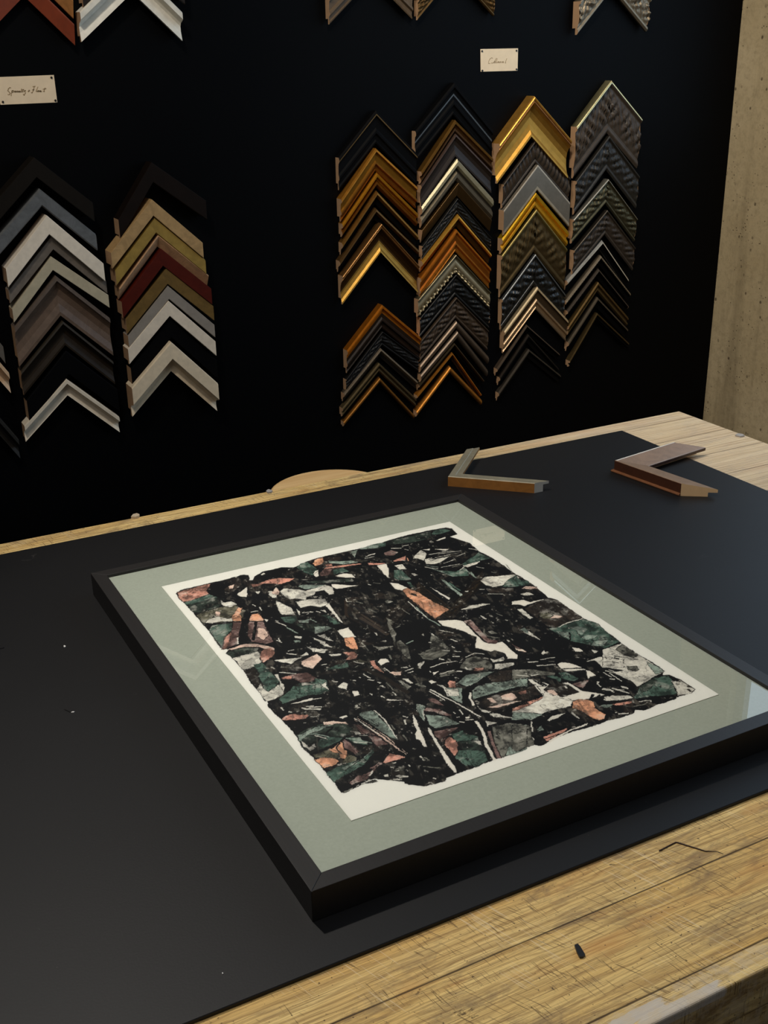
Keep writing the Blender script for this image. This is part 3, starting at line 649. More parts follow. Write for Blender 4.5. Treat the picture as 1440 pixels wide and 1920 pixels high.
def paint(sl, ins, key, mott=None):
    base = PAL[key]; m = MOT[key] if mott is None else mott
    reg = img[sl]; nb, nm, nf, vv = n_big[sl], n_med[sl], n_fine[sl], vein[sl]
    k = np.clip((nm-(.44 if key in 'SMO' else .49))*6, 0, 1)*m
    k = np.maximum(k, np.clip((.020-vv)*60, 0, 1)*min(1, m*1.5))
    lit = 1+(nb-.5)*.55*(m > 0)+(nf-.5)*.30*(m > 0)
    col = base[None, None]*lit[..., None]
    if m > .2:      # paper showing through the wash
        t = np.clip((.42-nm)*6, 0, 1)[..., None]*.45; col = col*(1-t)+PAL['w']*t
    dk = INK if key not in 'SOsM' else C(58, 40, 38)
    col = col*(1-k[..., None])+dk*k[..., None]
    reg[ins] = col[ins]; img[sl] = reg
def poly(t, key, s, mott=None):
    pts = [pp(t, *map(float, q.split(','))) for q in s.split()]
    r = mask_poly(pts)
    if r: paint(r[0], r[1], key, mott)
    if key not in 'WKb': outs.append(pts)
outs = []
def line(t, key, wd_, s):
    """a drawn stroke wd_ photo pixels wide"""
    P = [np.array(pp(t, *map(float, q.split(',')))) for q in s.split()]; hw = wd_*.00055
    for a, b in zip(P, P[1:]):
        d = b-a; L = np.linalg.norm(d)
        if L < 1e-6: continue
        n = np.array([-d[1], d[0]])/L*hw; e = d/L*hw*.4
        r = mask_poly([a-n-e, a+n-e, b+n+e, b-n+e])
        if r: paint(r[0], r[1], key, 0)
# outline of the inked area
OUT = [(1, '130,365 200,315 540,235 720,195 1000,120 1070,125 1085,190 1120,190 1150,140 1250,80 1440,40'), (2, '190,435 350,440 520,360 620,325 760,290 1060,225 1300,170 1440,140'),
       (3, '240,300 560,215 800,165 1000,130 1080,145 1150,215 1060,250 1310,330 1430,440'), (4, '240,150 420,240 580,345 710,440 800,490 940,580 1160,760'),
       (8, '480,140 560,160 910,400 980,435 1090,465 1120,530 1290,630 1390,710'), (13, '230,240 460,390 620,480 760,570 800,610 760,655 850,650 1000,710 1190,840 1150,890 950,940 940,965 680,1050 530,1115 420,1100 390,1150 260,1200'),
       (12, '1200,770 1120,810 700,930 450,1040 400,1080 340,1090 290,1075 60,1165'), (11, '1100,900 980,935 930,950 750,1030 530,1100 400,1150 370,1200'),
       (10, '1200,990 960,960 940,930 540,890 420,940 140,1080 50,960'), (9, '880,1160 720,970 620,850 590,820 470,720 370,530 190,340 20,180 10,100 100,70'),
       (5, '660,995 600,890 480,760 390,600 330,540 250,440 160,380 200,330 100,310'), (1, '700,1060 570,860 480,760 350,600 260,510 180,430')]
pts = []
for t, s in OUT: pts += [pp(t, *map(float, q.split(','))) for q in s.split()]
sl, ins = mask_poly(pts); sl_out, ins_out = sl, ins.copy()
reg = img[sl]; nb, nm, nf, st_ = n_big[sl], n_med[sl], n_fine[sl], streak[sl]
body = INK[None, None]*(.85+.5*nb[..., None])
t1 = (np.clip((nm-.56)*7, 0, 1)*np.clip((nb-.46)*5, 0, 1))[..., None]*.6; body = body*(1-t1)+C(60, 52, 46)*t1
t2 = (np.clip((st_-.60)*14, 0, 1)*np.clip((nb-.46)*6, 0, 1))[..., None]*.55; body = body*(1-t2)+C(104, 100, 92)*t2
t3 = (np.clip((nf-.70)*14, 0, 1)*np.clip((nm-.52)*8, 0, 1))[..., None]*.8; body = body*(1-t3)+C(150, 146, 138)*t3
reg[ins] = body[ins]; img[sl] = reg
ART = r'''
1 S 150,345 540,240 590,240 520,330 560,365 430,430 230,470 180,420
1 G 240,480 560,370 670,410 440,490 270,510
1 d 270,510 670,415 760,430 700,530 480,600 420,610 350,600
1 o 480,600 700,540 900,510 1030,580 980,720 640,740 480,740 400,640
1 w 700,430 760,480 850,460 920,500 840,540 740,520
1 w 510,740 560,690 680,660 820,690 900,640 990,690 980,715 700,725 600,750
1 O 890,620 930,540 990,545 960,620 980,660 980,715 860,715 850,650
1 s 640,590 710,600 700,650 650,650
1 G 560,830 600,770 860,740 850,840 760,920 730,1060 650,960
1 M 870,730 980,730 950,860 940,1010 720,1085 760,930 850,850
1 S 790,900 850,850 830,960 780,1075 740,1085 760,960
1 O 1080,690 1110,630 1200,620 1260,690 1260,715 1080,715
1 M 1070,725 1260,725 1340,890 1390,980 1300,1010 1100,980 1060,900
1 s 1190,800 1290,820 1330,900 1260,960 1180,920
1 B 770,340 760,300 860,230 940,210 1000,230 880,340 820,350
1 s 810,270 890,240 870,300 820,300
1 W 920,370 1050,280 1050,410 960,400
1 S 1100,240 1180,240 1330,180 1440,170 1440,240 1270,230 1180,270 1110,280
1 w 1310,330 1440,330 1440,410 1360,420 1345,390
1 W 1230,120 1260,95 1285,110 1240,130
1 s 800,1080 1010,1010 1200,1010 1400,1060 1410,1110 1200,1050 1000,1050 850,1090
1 W 1270,690 1330,700 1300,730
1 w 1150,340 1220,330 1200,370
5 d 160,380 230,350 380,300 600,310 540,370 240,430
5 w 240,440 420,390 580,350 610,400 590,450 620,490 540,540 400,590 350,560 300,480
5 S 600,390 640,330 720,310 800,350 760,420 640,500 600,450
5 G 520,520 640,500 720,600 780,660 850,740 780,830 700,870 640,810 600,700 560,640
5 b 390,600 540,560 600,640 560,700 590,820 510,760 450,680
5 w 600,760 640,820 700,870 840,780 920,800 900,900 800,960 700,995 650,960 600,890 560,840
5 w 780,650 830,640 850,680 880,760 950,790 900,870 850,740
5 G 860,950 960,870 1020,790 1130,760 1320,740 1390,780 1390,880 1180,930 890,1025 840,970
5 M 870,690 960,660 1060,640 1200,620 1340,700 1260,740 1130,760 1040,700 900,710
5 S 900,690 960,665 1020,680 1010,710 900,710
5 w 1140,750 1320,775 1140,790
5 K 900,740 960,730 1140,790 1020,800 990,860 920,860
5 W 980,1030 1270,955 1270,980 1070,1020
5 w 780,465 860,455 1140,430 1040,480 1000,520 940,500 880,495
5 s 1130,480 1330,380 1400,450 1280,570 1160,550 1130,520
5 w 1200,290 1440,330 1440,380 1280,360
5 w 1210,380 1240,400 1100,420 1200,360
5 w 1040,150 1140,160 1130,190 1050,180
5 g 1030,210 1110,210 1130,230 1050,240
5 w 1270,170 1440,230 1440,270 1300,200
5 w 1340,150 1440,130 1440,200
5 d 1040,0 1440,0 1440,80 1300,110 1160,60
5 b 870,540 1000,520 1180,575 1100,600 880,580
9 S 190,330 240,290 350,260 380,275 540,280 520,320 350,345 200,345
9 W 310,135 590,60 600,80 400,125
9 w 460,200 700,190 690,215 480,205
9 w 520,165 605,155 560,175
9 w 530,290 720,290 600,305
9 W 930,310 1030,280 1050,300 980,325
9 d 380,540 500,460 720,390 1000,390 1100,440 1130,520 1000,560 940,620 700,720 570,780 470,700
9 G 700,560 1000,560 930,620 740,690 640,690
9 g 400,540 640,430 900,385 700,470 560,510 420,620
9 s 720,370 820,355 1000,365 1050,400 940,385 820,400 740,400
9 w 440,610 500,640 540,700 620,650 640,690 560,740 480,690
9 w 1080,480 1200,500 1440,540 1440,560 1160,540
9 o 600,790 820,710 940,760 920,830 700,830 620,830
9 O 610,850 750,820 900,840 930,880 860,930 740,960 680,910
9 O 800,720 900,660 960,610 990,720 1040,740 1010,840 940,830 930,770 850,760
9 M 970,610 1060,620 1200,750 1140,790 1080,740 990,690
9 o 960,900 1040,780 1160,830 1150,880 1000,920
9 G 770,1020 900,940 1200,850 1390,700 1380,760 1250,920 1000,1060 860,1150 780,1050
9 g 960,960 1200,860 1390,690 1340,760 1220,850 1000,990
9 M 1050,1160 1180,1050 1280,1060 1440,900 1440,940 1290,1100 1100,1180
9 g 1190,250 1360,220 1440,280 1440,420 1340,330 1200,290
9 M 1120,400 1200,410 1380,520 1440,540 1220,520
10 g 370,50 540,30 640,120 760,230 830,330 860,400 700,330 520,190 390,100
10 s 300,130 350,95 640,270 990,570 970,590 640,360
10 M 300,200 480,270 600,340 740,450 600,480 480,340
10 G 190,360 380,360 480,460 300,430
10 S 760,560 980,620 860,650 660,700 700,640
10 w 740,510 780,520 750,540
10 M 330,870 440,830 520,800 500,860 380,910 230,960 240,930
10 M 500,760 620,680 700,690 560,760
10 m 160,1060 400,960 560,900 600,930 420,960 160,1080
10 W 1050,60 1090,110 1150,260 1240,480 1200,480 1150,400 1090,370 1110,270 1070,180
10 W 1255,225 1300,290 1440,520 1440,590 1360,460 1270,290
10 W 1090,0 1190,0 1200,60 1210,170 1150,90
10 w 820,860 880,840 1010,860 1000,880 900,880
10 w 680,840 740,830 750,865 690,865
10 w 780,895 900,885 920,910 800,910
10 m 850,760 900,720 960,770 900,800
11 W 155,500 190,530 290,720 400,870 525,1050 520,1085 490,1085 390,960 270,740 170,570
11 W 0,430 60,580 100,660 140,750 100,740 60,650 0,660
11 g 0,200 60,210 130,240 90,300 110,440 70,390 0,270
11 M 110,250 300,270 470,350 380,360 240,310 100,290
11 g 110,340 250,350 400,370 560,460 240,520 170,470
11 M 230,560 400,520 560,500 420,590 380,660 330,700 240,600
11 S 390,650 440,620 540,700 530,860 490,870 430,790 360,740
11 G 450,600 600,540 640,590 800,620 800,660 620,680 520,690
11 d 540,700 800,660 880,790 640,800 550,760
11 G 540,800 880,800 920,930 780,1020 640,1000 500,900
11 w 740,680 830,680 850,750
11 W 630,370 690,365 690,390 650,390
11 M 150,130 250,140 370,230 260,210 170,170
11 g 380,0 590,0 600,200 500,160 420,100
11 w 890,420 1060,445 980,470 930,480 930,540 910,470
11 m 980,500 1190,450 1430,470 1430,790 1100,900 1040,760 1000,640
11 g 1210,480 1430,470 1430,560 1300,560
11 g 1180,760 1420,680 1430,790 1150,880
14 g 170,650 250,590 420,560 560,560 700,500 880,500 900,560 700,620 400,700 190,770
14 m 500,560 700,490 880,500 900,560 700,600
14 B 240,800 350,740 520,690 880,620 990,570 1080,690 400,930
14 s 530,720 600,690 700,680 755,740 700,775 560,770
14 S 770,670 870,640 880,690 800,700
14 s 360,750 430,740 500,810 440,810
14 s 350,870 700,790 820,780 500,870
14 w 200,800 280,880 470,930 380,940 290,920
14 w 390,950 500,940 600,980 960,1030 620,1000 450,990
14 B 360,470 520,400 940,370 1000,440 780,480 560,540 430,540
12 w 0,600 220,540 400,440 420,380 500,430 600,470 740,480 780,510 760,570 700,590 480,640 370,680 200,660 0,650
12 W 190,230 300,240 480,300 720,270 900,380 1040,400 1200,430 1000,480 780,500 400,440 280,300
12 S 0,590 400,450 380,480 100,620 0,640
12 g 0,650 240,660 400,680 260,750 0,750
12 m 0,820 230,820 250,950 290,1070 60,1160 0,1120
12 b 400,360 490,290 640,280 760,310 865,395 640,465 540,420 420,380
12 s 440,370 540,360 590,430 540,440 460,395
12 G 430,190 560,230 620,270 640,250 600,140 700,140 860,220 800,260 700,240 530,180
12 W 580,40 640,10 740,20 900,80 640,90
12 w 640,100 930,95 960,110 700,130
12 W 950,120 1000,120 1080,180 1010,200 980,230
12 m 0,110 240,100 560,150 540,180 300,180 100,240 0,330
12 M 770,290 950,240 1000,230 910,350 850,330
12 w 1180,460 1280,440 1440,440 1440,500 1220,510
12 S 1280,550 1440,510 1440,560 1320,575
12 g 1130,560 1290,545 1300,580 1190,600
12 O 780,520 850,490 1000,490 1050,530 1060,600 1200,680 1190,740 1120,760 1000,720 900,640 780,600 .5
12 w 440,760 520,700 700,660 600,720 480,770
12 S 400,970 700,850 710,880 450,1030 420,1000 .1
12 W 460,1020 700,900 980,790 960,820 740,900 480,1040
12 g 320,870 370,830 410,880 350,900
12 w 760,640 900,750 820,720 760,670
13 w 0,330 150,280 240,250 460,390 800,610 700,660 640,690 450,810 380,740 250,680 120,620 270,600 0,550
13 m 160,330 250,260 460,400 400,440 280,400
13 m 310,540 440,540 470,590 420,610 330,590
13 g 560,480 760,570 790,610 690,650 620,580
13 G 410,930 480,810 640,700 840,660 900,730 920,830 960,890 900,910 640,930 410,960
13 d 480,810 640,700 700,730 600,850 500,880
13 w 880,730 1000,720 1180,840 1140,890 960,930 960,880 910,780
13 w 0,970 120,920 340,920 400,950 300,970 40,990
13 S 150,1010 370,990 380,1015 240,1045 150,1050 .1
13 w 230,790 330,820 340,840 240,820
8 G 470,540 600,500 920,420 1100,470 1280,640 1390,710 1200,790 760,700 640,640
8 g 720,520 850,510 980,540 900,620 850,620 830,560
8 g 880,650 960,620 1110,620 1060,660 960,690
8 g 550,570 750,590 740,680 620,620
8 g 1050,700 1240,680 1180,770 1020,760
8 B 160,280 440,150 560,160 910,400 720,450 560,530 460,510
8 b 300,180 480,150 700,280 500,330
8 o 355,390 370,335 450,320 500,350 540,370 480,410 400,410
8 s 480,410 540,360 650,380 620,400
8 W 0,190 150,170 240,200 400,165 300,200 150,250 100,230 0,230
8 w 60,290 130,280 270,400 230,420 130,350
8 w 90,550 160,520 385,700 160,590
8 W 100,100 190,70 290,100 200,115
8 M 140,10 330,0 260,40 160,30
8 W 770,780 860,790 920,830 820,835
8 W 370,860 410,815 440,850 400,865
8 w 320,1020 560,990 420,1015
8 w 1000,940 1130,900 1440,940 1440,1040 1160,1040 1090,960
8 w 1020,810 1120,830 1050,860
8 w 1200,890 1290,910 1260,940 1210,930
8 M 0,730 60,770 190,830 180,850 60,820
8 W 0,830 70,890 60,930 0,920
3 G 0,370 60,350 230,320 230,370 100,400 0,400
3 G 820,190 870,160 1000,150 1060,170 930,215 830,230
3 d 240,310 800,180 820,260 560,330 240,350
3 W 870,300 990,250 1000,270 900,300
3 M 200,460 300,420 390,450 330,490 220,490
3 w 0,480 100,460 90,475 0,495
3 S 0,585 240,590 140,610 0,615 .1
3 S 320,560 480,495 480,550 340,570 .1
3 W 110,620 240,595 270,700 260,780 200,720
3 w 340,620 440,600 500,665 400,670
3 G 330,680 420,670 560,800 420,810 340,790
3 G 490,830 540,830 610,915 540,890
3 w 580,530 600,480 680,420 760,460 720,560 640,530
3 w 730,540 900,530 1050,500 900,600 740,600
3 W 690,415 800,405 790,425
3 W 840,410 1040,405 1000,425
3 G 900,680 1130,700 1240,640 1300,750 1100,760
3 G 1210,600 1440,440 1440,540 1300,600
3 W 1220,620 1440,560 1400,600 1280,640
3 W 775,880 820,910 1060,1040 1040,1060 900,970
3 g 930,790 1000,810 1100,910 1230,1000 1190,1015 1050,910
3 w 1230,955 1290,940 1290,960
3 w 550,720 600,720 640,745 590,750
3 w 590,655 650,680 620,675
3 m 210,1080 260,1060 330,1085 240,1110
3 W 280,840 380,850 505,905 440,940 350,920
3 O 440,940 500,905 640,960 800,1060 1030,1200 720,1200 500,1010
3 b 560,970 620,990 640,1020 540,1000
4 G 60,340 250,180 410,250 280,280 120,350
4 W 60,350 270,285 240,320 110,360
4 w 280,540 330,490 500,480 600,470 720,460 790,500 700,550 560,600 440,625 340,590
4 G 560,620 620,540 740,470 760,520 900,550 920,590 700,620
4 s 810,640 860,610 1000,620 1020,640 880,650
4 w 780,715 900,690 980,720 840,730
4 B 340,640 700,630 720,680 400,700
2 O 590,390 620,340 720,305 740,360 700,400 620,420
2 G 380,440 440,390 520,370 640,450 650,490 590,540 480,500
2 W 600,520 620,480 660,470 670,550 630,565
2 S 750,400 840,390 850,420 760,430
2 g 780,350 930,360 1080,350 1180,370 1000,400 800,380
2 S 750,440 960,410 1200,385 1220,395 1000,430 740,460 .1
2 M 680,510 740,465 840,460 800,540 690,550
2 G 850,470 980,440 1060,490 900,520 860,540
2 W 880,550 980,515 1090,525 1135,570 1000,565
2 W 830,655 1170,670 1000,700 900,715 850,690
2 S 10,600 160,575 360,580 300,615 150,660 60,630 .2
2 g 400,680 460,660 800,660 720,690 500,720
2 w 170,750 220,710 400,720 500,740 760,660 860,700 870,780 800,790 740,730 620,750 620,790 510,820 500,860 400,840 300,850 230,810
2 s 60,760 120,690 170,750 150,790 70,780
2 w 50,790 130,790 130,830 60,830
2 w 380,880 520,850 750,840 790,910 700,950 560,930 430,960
2 w 110,860 180,890 320,960 370,1050 200,1045 140,980
2 W 755,930 795,895 860,990 990,1160 940,1130 840,1020
2 w 380,970 430,1000 430,1060 400,1030
2 G 170,1080 380,1060 400,1110 330,1160 250,1150
2 G 760,1040 860,1090 950,1165 860,1170 790,1120
2 g 400,1120 560,1100 540,1150 420,1150
2 g 1070,235 1170,210 1130,310
2 g 1180,200 1360,150 1440,150 1440,190 1240,205
2 d 500,620 1100,580 1120,620 600,650 .9
6 W 290,295 430,250 530,370 480,380 370,380 340,350
6 O 375,390 500,370 560,520 540,535 460,520 400,480 .1
6 b 400,390 490,490 430,440
6 w 20,350 120,340 240,430 160,410
6 w 10,410 100,430 240,510 120,490
6 w 0,510 150,530 180,540 0,570
6 w 180,590 340,580 330,610 200,620
6 S 350,570 500,560 560,600 540,650 390,670 440,620
6 G 60,90 180,90 330,190 250,210 140,120
6 g 0,240 160,230 220,260 40,330 0,330
6 G 140,790 300,730 430,690 435,760 240,790
6 G 0,900 150,930 190,1060 90,1100 0,1120
6 w 80,990 140,950 190,1070
6 o 460,680 580,660 720,700 600,700
6 S 700,680 780,670 780,720 910,840 760,770 .2
6 W 810,690 850,650 920,650 960,690 850,735
6 m 920,120 1030,180 980,220 1050,330 1030,470 960,300
6 m 1060,430 1100,410 1200,500 1240,660 1170,640 1080,520
6 w 760,310 800,315 820,360 790,350
6 m 750,490 860,500 1020,480 1010,500 820,550
6 s 960,830 1000,820 1110,820 1110,860 1050,870
6 w 1100,770 1180,750 1200,770
6 w 290,1010 370,950 430,970 410,1050 340,1030
6 W 480,1070 555,1070 575,1115 510,1135
6 w 700,1095 750,1105 745,1130
6 w 780,940 860,960 840,975
6 w 820,1000 880,990 920,1030
6 m 1070,930 1110,930 1250,1010 1190,1055
6 w 1120,910 1200,910 1280,970 1240,970
6 m 1290,980 1340,960 1440,1010 1400,1030
6 W 930,1170 1150,1190 930,1190
7 O 0,0 250,0 430,90 330,150 270,190 250,210 130,120
7 W 280,230 520,220 610,240 760,400 870,500 940,530 1060,510 1110,500 1200,590 1310,680 1300,720 1180,720 1150,650 1010,610 960,630 850,600 765,580 775,440 640,380 500,330 350,300
7 M 610,240 700,210 760,280 860,390 940,460 1060,490 1020,530 920,520 830,440 700,310
7 w 590,90 680,40 860,10 950,15 800,60 640,90
7 w 820,165 860,170 910,220 860,200
7 m 920,370 980,360 1050,400 960,405
7 s 1220,540 1300,590 1380,600 1430,640 1310,620
7 g 1330,345 1390,315 1440,350 1440,400
7 m 30,660 110,620 200,590 180,500 200,390 330,470 400,560 460,600 440,640 340,690 200,740 90,720
7 w 15,790 110,750 60,850 30,840
7 W 220,900 300,880 230,930
7 m 590,790 640,720 760,690 900,720 980,780 990,840 900,890 700,870 560,840
7 S 750,840 880,830 860,870 740,880
7 w 930,710 1010,740 1130,690 1130,750 1000,770
7 w 1010,790 1260,765 1260,800 1080,860 1010,850
7 g 530,1030 640,930 900,890 1010,880 700,1070 640,1080 590,1050
7 S 400,1040 430,1000 510,1010 520,1090 430,1090
7 W 160,1010 200,995 270,1020 200,1045
7 w 260,1050 350,1060 410,1110 540,1110 560,1200 400,1200 350,1100
7 m 300,900 500,860 510,890 320,960
7 g 730,1140 900,1040 1150,1010 1440,960 1440,1080 1100,1110 720,1200 .7
'''
for row in ART.strip().splitlines():
    q = row.split(); mt = None
    if ',' not in q[-1]: mt = float(q.pop())
    poly(int(q[0]), q[1], ' '.join(q[2:]), mt)
for pts in outs:            # thin inked contours round the washes
    cl = pts+[pts[0]]
    for a, b in zip(cl, cl[1:]):
        a, b = np.array(a), np.array(b); d = b-a; L = np.linalg.norm(d)
        if L < 1e-6: continue
        n = np.array([-d[1], d[0]])/L*.00038
        r = mask_poly([a-n, a+n, b+n, b-n])
        if r:
            sl, ins = r; ins = ins & (n_fine[sl] > .42); paint(sl, ins, 'K', 0)
STR = r'''
1 K 4 1170,720 1150,830 1130,960
1 K 1.2 640,745 860,725 1260,716
1 W 1.6 930,930 935,1010
1 W 1.2 1110,600 1190,585
1 W 1.2 1215,540 1235,580
1 W 1 1120,505 1160,525
7 g 1.6 0,60 150,200 310,295
7 w 1.4 190,830 330,780 520,750
7 w 1 290,350 480,390
11 W 1.6 180,20 500,180 830,370
11 W 1.3 165,40 300,110 370,160
11 W 2.2 700,60 700,130 740,220
11 W 3.2 780,430 860,560 900,720 1010,930
11 M 3.2 940,560 990,720 1070,900
11 W 1.4 640,410 740,405
11 K 1.6 210,545 420,510 600,470
11 K 1.2 280,690 430,600 580,530
11 K 2.2 930,330 1200,260 1440,190
14 W 2 150,680 140,740 185,840
14 w 1 750,450 900,465
14 w 1 940,460 1030,440
14 w 1 890,290 1020,280
14 w 1.2 1010,330 1240,315
14 K 4 150,590 60,680 90,800 250,940 500,1020 930,1060
14 K 1.6 190,770 400,700 700,620 990,570
14 K 1.6 380,950 700,850 1080,690
14 K 3 450,290 445,375
14 K 2 380,380 455,380
12 K 2.4 270,240 400,310
12 K 2.4 330,250 440,310
12 K 2.4 390,220 500,300
12 K 1.6 330,320 440,320
12 K 1.6 400,970 700,850
12 K 1.2 430,1000 700,900
12 K 3 1040,430 1000,500
12 K 3 1130,430 1050,490
12 K 4 1100,540 1290,540 1440,505
12 K 1.4 0,590 400,440
13 w 1.4 0,830 90,840 150,880
13 w 1.4 120,830 240,860 340,890
13 w 1.2 90,630 250,740
13 K 1.4 0,320 230,245
13 K 1.4 150,410 460,460
8 w 1.6 600,520 720,460 910,412
8 w 1.2 240,200 400,165
8 w 1.2 200,970 330,965
8 w 1 360,940 550,910
8 w 1.2 960,960 1090,930
8 K 2 740,590 745,690
8 K 1.4 1200,795 1390,715
9 K 2.6 660,600 730,540 850,440 760,430
9 K 1.6 1000,560 940,620 830,715
9 K 1.4 570,785 800,700
9 K 1.2 400,520 700,540 1000,575
9 K 1.6 940,640 890,710 960,780
9 K 2 1000,550 1200,530 1440,545
9 K 1.2 540,640 620,700
9 w 1.2 1130,320 1440,520
9 K 1.6 1150,300 1440,480
9 K 1.6 1120,350 1440,550
9 K 1.6 1180,290 1440,430
10 K 1.6 320,110 640,310 960,560
10 K 1.6 350,100 700,320 900,480
10 K 1.4 330,140 620,340 900,560
10 K 1.2 400,120 760,370 980,580
10 W 1.2 560,10 700,140 850,370
10 w 1.4 500,850 545,790
6 w 1 600,450 690,540
6 g 1.8 1180,460 1265,420
6 w 1.2 890,770 980,830
6 w 1.4 1170,810 1260,775
6 w 1.4 1200,835 1275,815
6 w 1.2 630,850 690,890
6 w 1 500,690 600,710
6 W 1 1290,0 1440,120
6 m 1.8 1040,250 1095,230
6 K 1.6 0,570 200,590 360,580
6 B 5 580,120 780,240 930,340
6 B 3 600,80 860,250
6 b 6 640,780 900,900 1200,1090
3 K 1.6 560,700 1000,560 1100,520
3 K 1.4 800,560 1050,470
3 w 1.2 780,480 1000,440
3 w 1 900,470 1200,430
3 w 1 860,520 1060,480
3 w 1 980,590 1120,540
3 w 1 940,640 1180,600
3 g 1.4 800,650 1100,760
3 g 1.4 1250,670 1390,780
3 w 1.2 1300,400 1400,420
3 w 1.2 330,400 430,395
3 w 1.4 440,370 520,355
3 m 1.2 60,840 160,850
2 w 1.4 1270,300 1390,260
2 w 1.2 1260,320 1380,300
2 w 1.2 460,1020 600,1010
2 w 1.2 700,990 760,1010
2 w 1.2 1010,840 1040,880 1090,880
2 m 2 1160,880 1230,900
2 w 1 1310,655 1340,665
2 w 1 460,595 520,598
2 m 2 1300,970 1400,1010
4 w 1 380,710 570,712
4 w 1 230,360 320,380
4 w 1.2 270,650 330,652
4 w 1.6 40,910 200,870 400,840
4 w 1.6 280,990 350,1030
4 g 2 80,390 140,440
4 g 2 150,430 220,500
2 w 1 520,1040 545,1030
2 w 1.4 560,1005 590,1015
2 w 1.2 640,1000 690,1020
2 w 1.6 730,985 765,1015
2 g 1.2 560,1100 640,1140
2 w 1.2 110,1120 150,1130
2 w 1.4 120,1140 250,1190
3 w 1.2 740,540 820,525
3 w 1.2 800,575 1000,520
3 w 1 950,430 1130,440
3 m 1.2 1000,480 1180,455
3 w 1 1140,500 1250,460
3 w 1 730,640 900,660
3 g 1 760,620 900,640
3 m 1.2 1080,640 1230,600
3 w 1.2 1250,620 1180,680
3 m 1.4 570,480 600,530
3 O 1.2 500,520 520,560
3 w 1.4 300,400 430,395
3 w 1 520,420 470,410
3 w 1.2 520,1080 640,1200
3 w 1 410,540 480,560
3 G 2.4 1040,840 1180,940
4 m 1 600,330 680,410
4 m 1.2 420,430 480,440
4 w 1 900,500 940,520
4 m 1.4 480,960 560,990
4 w 1 590,1040 630,1050
5 g 1.4 940,40 1080,120
5 w 1.4 815,210 880,240
5 w 1.2 840,180 850,230
5 w 1.6 950,380 1070,395
5 m 2 870,555 1000,560
5 w 1.2 960,350 1030,330
5 w 1.2 850,620 1060,640
5 w 1.6 1200,1060 1290,1055
5 w 1.4 1130,1080 1380,1100
5 w 1.2 1230,1075 1400,1060
5 w 1.6 970,1130 1010,1130
5 w 1 860,1070 910,1110
6 m 1.2 720,30 800,60
6 m 1.2 1120,10 1220,80
6 m 1.6 620,460 690,545
6 w 1.2 570,890 590,895
6 w 1.6 490,930 525,935
6 m 1.2 450,920 470,925
6 w 1.2 260,945 290,950
6 w 1.4 850,1130 900,1160
6 w 1.2 640,860 720,900
6 w 1.2 680,920 760,930
6 m 1.2 680,820 730,845
6 m 1.6 510,765 560,745
6 w 1.2 1000,1080 1050,1120
6 m 1.2 930,960 1010,1050
6 m 2 955,600 990,660
6 w 1.4 90,730 150,720
7 w 1.6 200,400 230,420
7 w 1.6 170,510 190,515
7 w 1.4 450,470 540,500
7 w 1.2 350,610 440,620
7 w 1.4 460,560 490,580
7 w 1.4 300,720 360,735
7 w 1.6 470,690 560,690
7 w 1.2 490,620 570,630
7 w 2 530,880 590,885
7 w 1.6 640,830 660,860
7 w 1.2 300,920 480,870
7 m 1.4 310,950 430,930
7 w 1.2 180,880 190,890
7 m 1.2 1140,220 1170,220
7 w 1.6 1170,480 1200,500
7 m 1.6 880,340 870,390 920,430 1050,450
7 w 1.2 640,700 750,650 880,660
8 m 1.2 480,960 540,960
8 w 1 190,930 220,930
8 w 1.2 250,1140 340,1125
8 w 1 160,1115 200,1120
8 w 1.2 80,1135 200,1145
8 w 1.2 1170,1100 1280,1160
8 w 1.2 1200,1080 1330,1110
8 m 1.4 580,240 600,260
9 w 1 480,380 510,378
9 w 1.4 180,180 220,215
9 w 1.4 285,235 325,240
9 w 1.2 540,90 700,60
9 g 1.4 480,530 620,520 800,560
9 w 1.2 620,540 760,580
9 g 1.4 1020,580 1200,600 1350,640
9 w 1.2 1120,620 1290,640
9 M 1.6 1000,600 1100,680 1160,760
10 w 1.4 930,90 990,100
10 w 1.6 950,130 960,190
10 m 1.4 1060,500 1090,510
10 w 1.6 1140,600 1200,650
10 m 1.4 1200,620 1270,660
10 w 1.2 1000,720 1020,735
10 w 1.4 1320,880 1350,890
10 m 1.4 1210,780 1260,800
10 m 1.2 840,770 960,740
10 w 1.2 800,690 840,690
10 m 1.2 930,330 990,400
10 m 1.4 780,200 830,260
11 w 1.6 560,280 600,340
11 w 1.2 480,310 500,330
11 w 1.2 530,380 560,370
11 m 1.4 70,900 120,930
11 w 1.2 220,1155 250,1160
11 m 1.2 100,1010 320,1030
11 w 1.4 560,435 620,445
12 w 1.4 1110,260 1100,290 1140,330
12 w 1.6 1260,225 1310,235
12 w 1.4 1160,360 1300,380
12 w 1.2 1290,350 1440,370
12 w 1.6 1400,320 1430,330
12 w 1.4 250,780 260,900
12 w 1 275,980 285,1010
12 w 1.6 1330,660 1350,655
12 w 1.2 1370,680 1440,670
12 w 2 680,320 700,345
12 w 1.6 720,290 850,370
13 w 1.4 160,1140 180,1135
13 w 1.8 210,1160 330,1150
13 w 1.2 470,1000 610,980 620,1000
13 m 1.4 400,1060 560,1030
13 w 1.6 90,710 150,705
13 w 1 80,590 180,620
13 K 2.4 1090,800 1140,810
13 K 3 1100,840 1130,870
13 K 2 930,720 1010,740
13 K 2 960,930 1060,910
13 m 2 950,770 980,770
13 K 1.4 120,480 200,500
13 K 3 160,440 210,450
'''
for row in STR.strip().splitlines():
    q = row.split(); line(int(q[0]), q[1], float(q[2]), ' '.join(q[3:]))
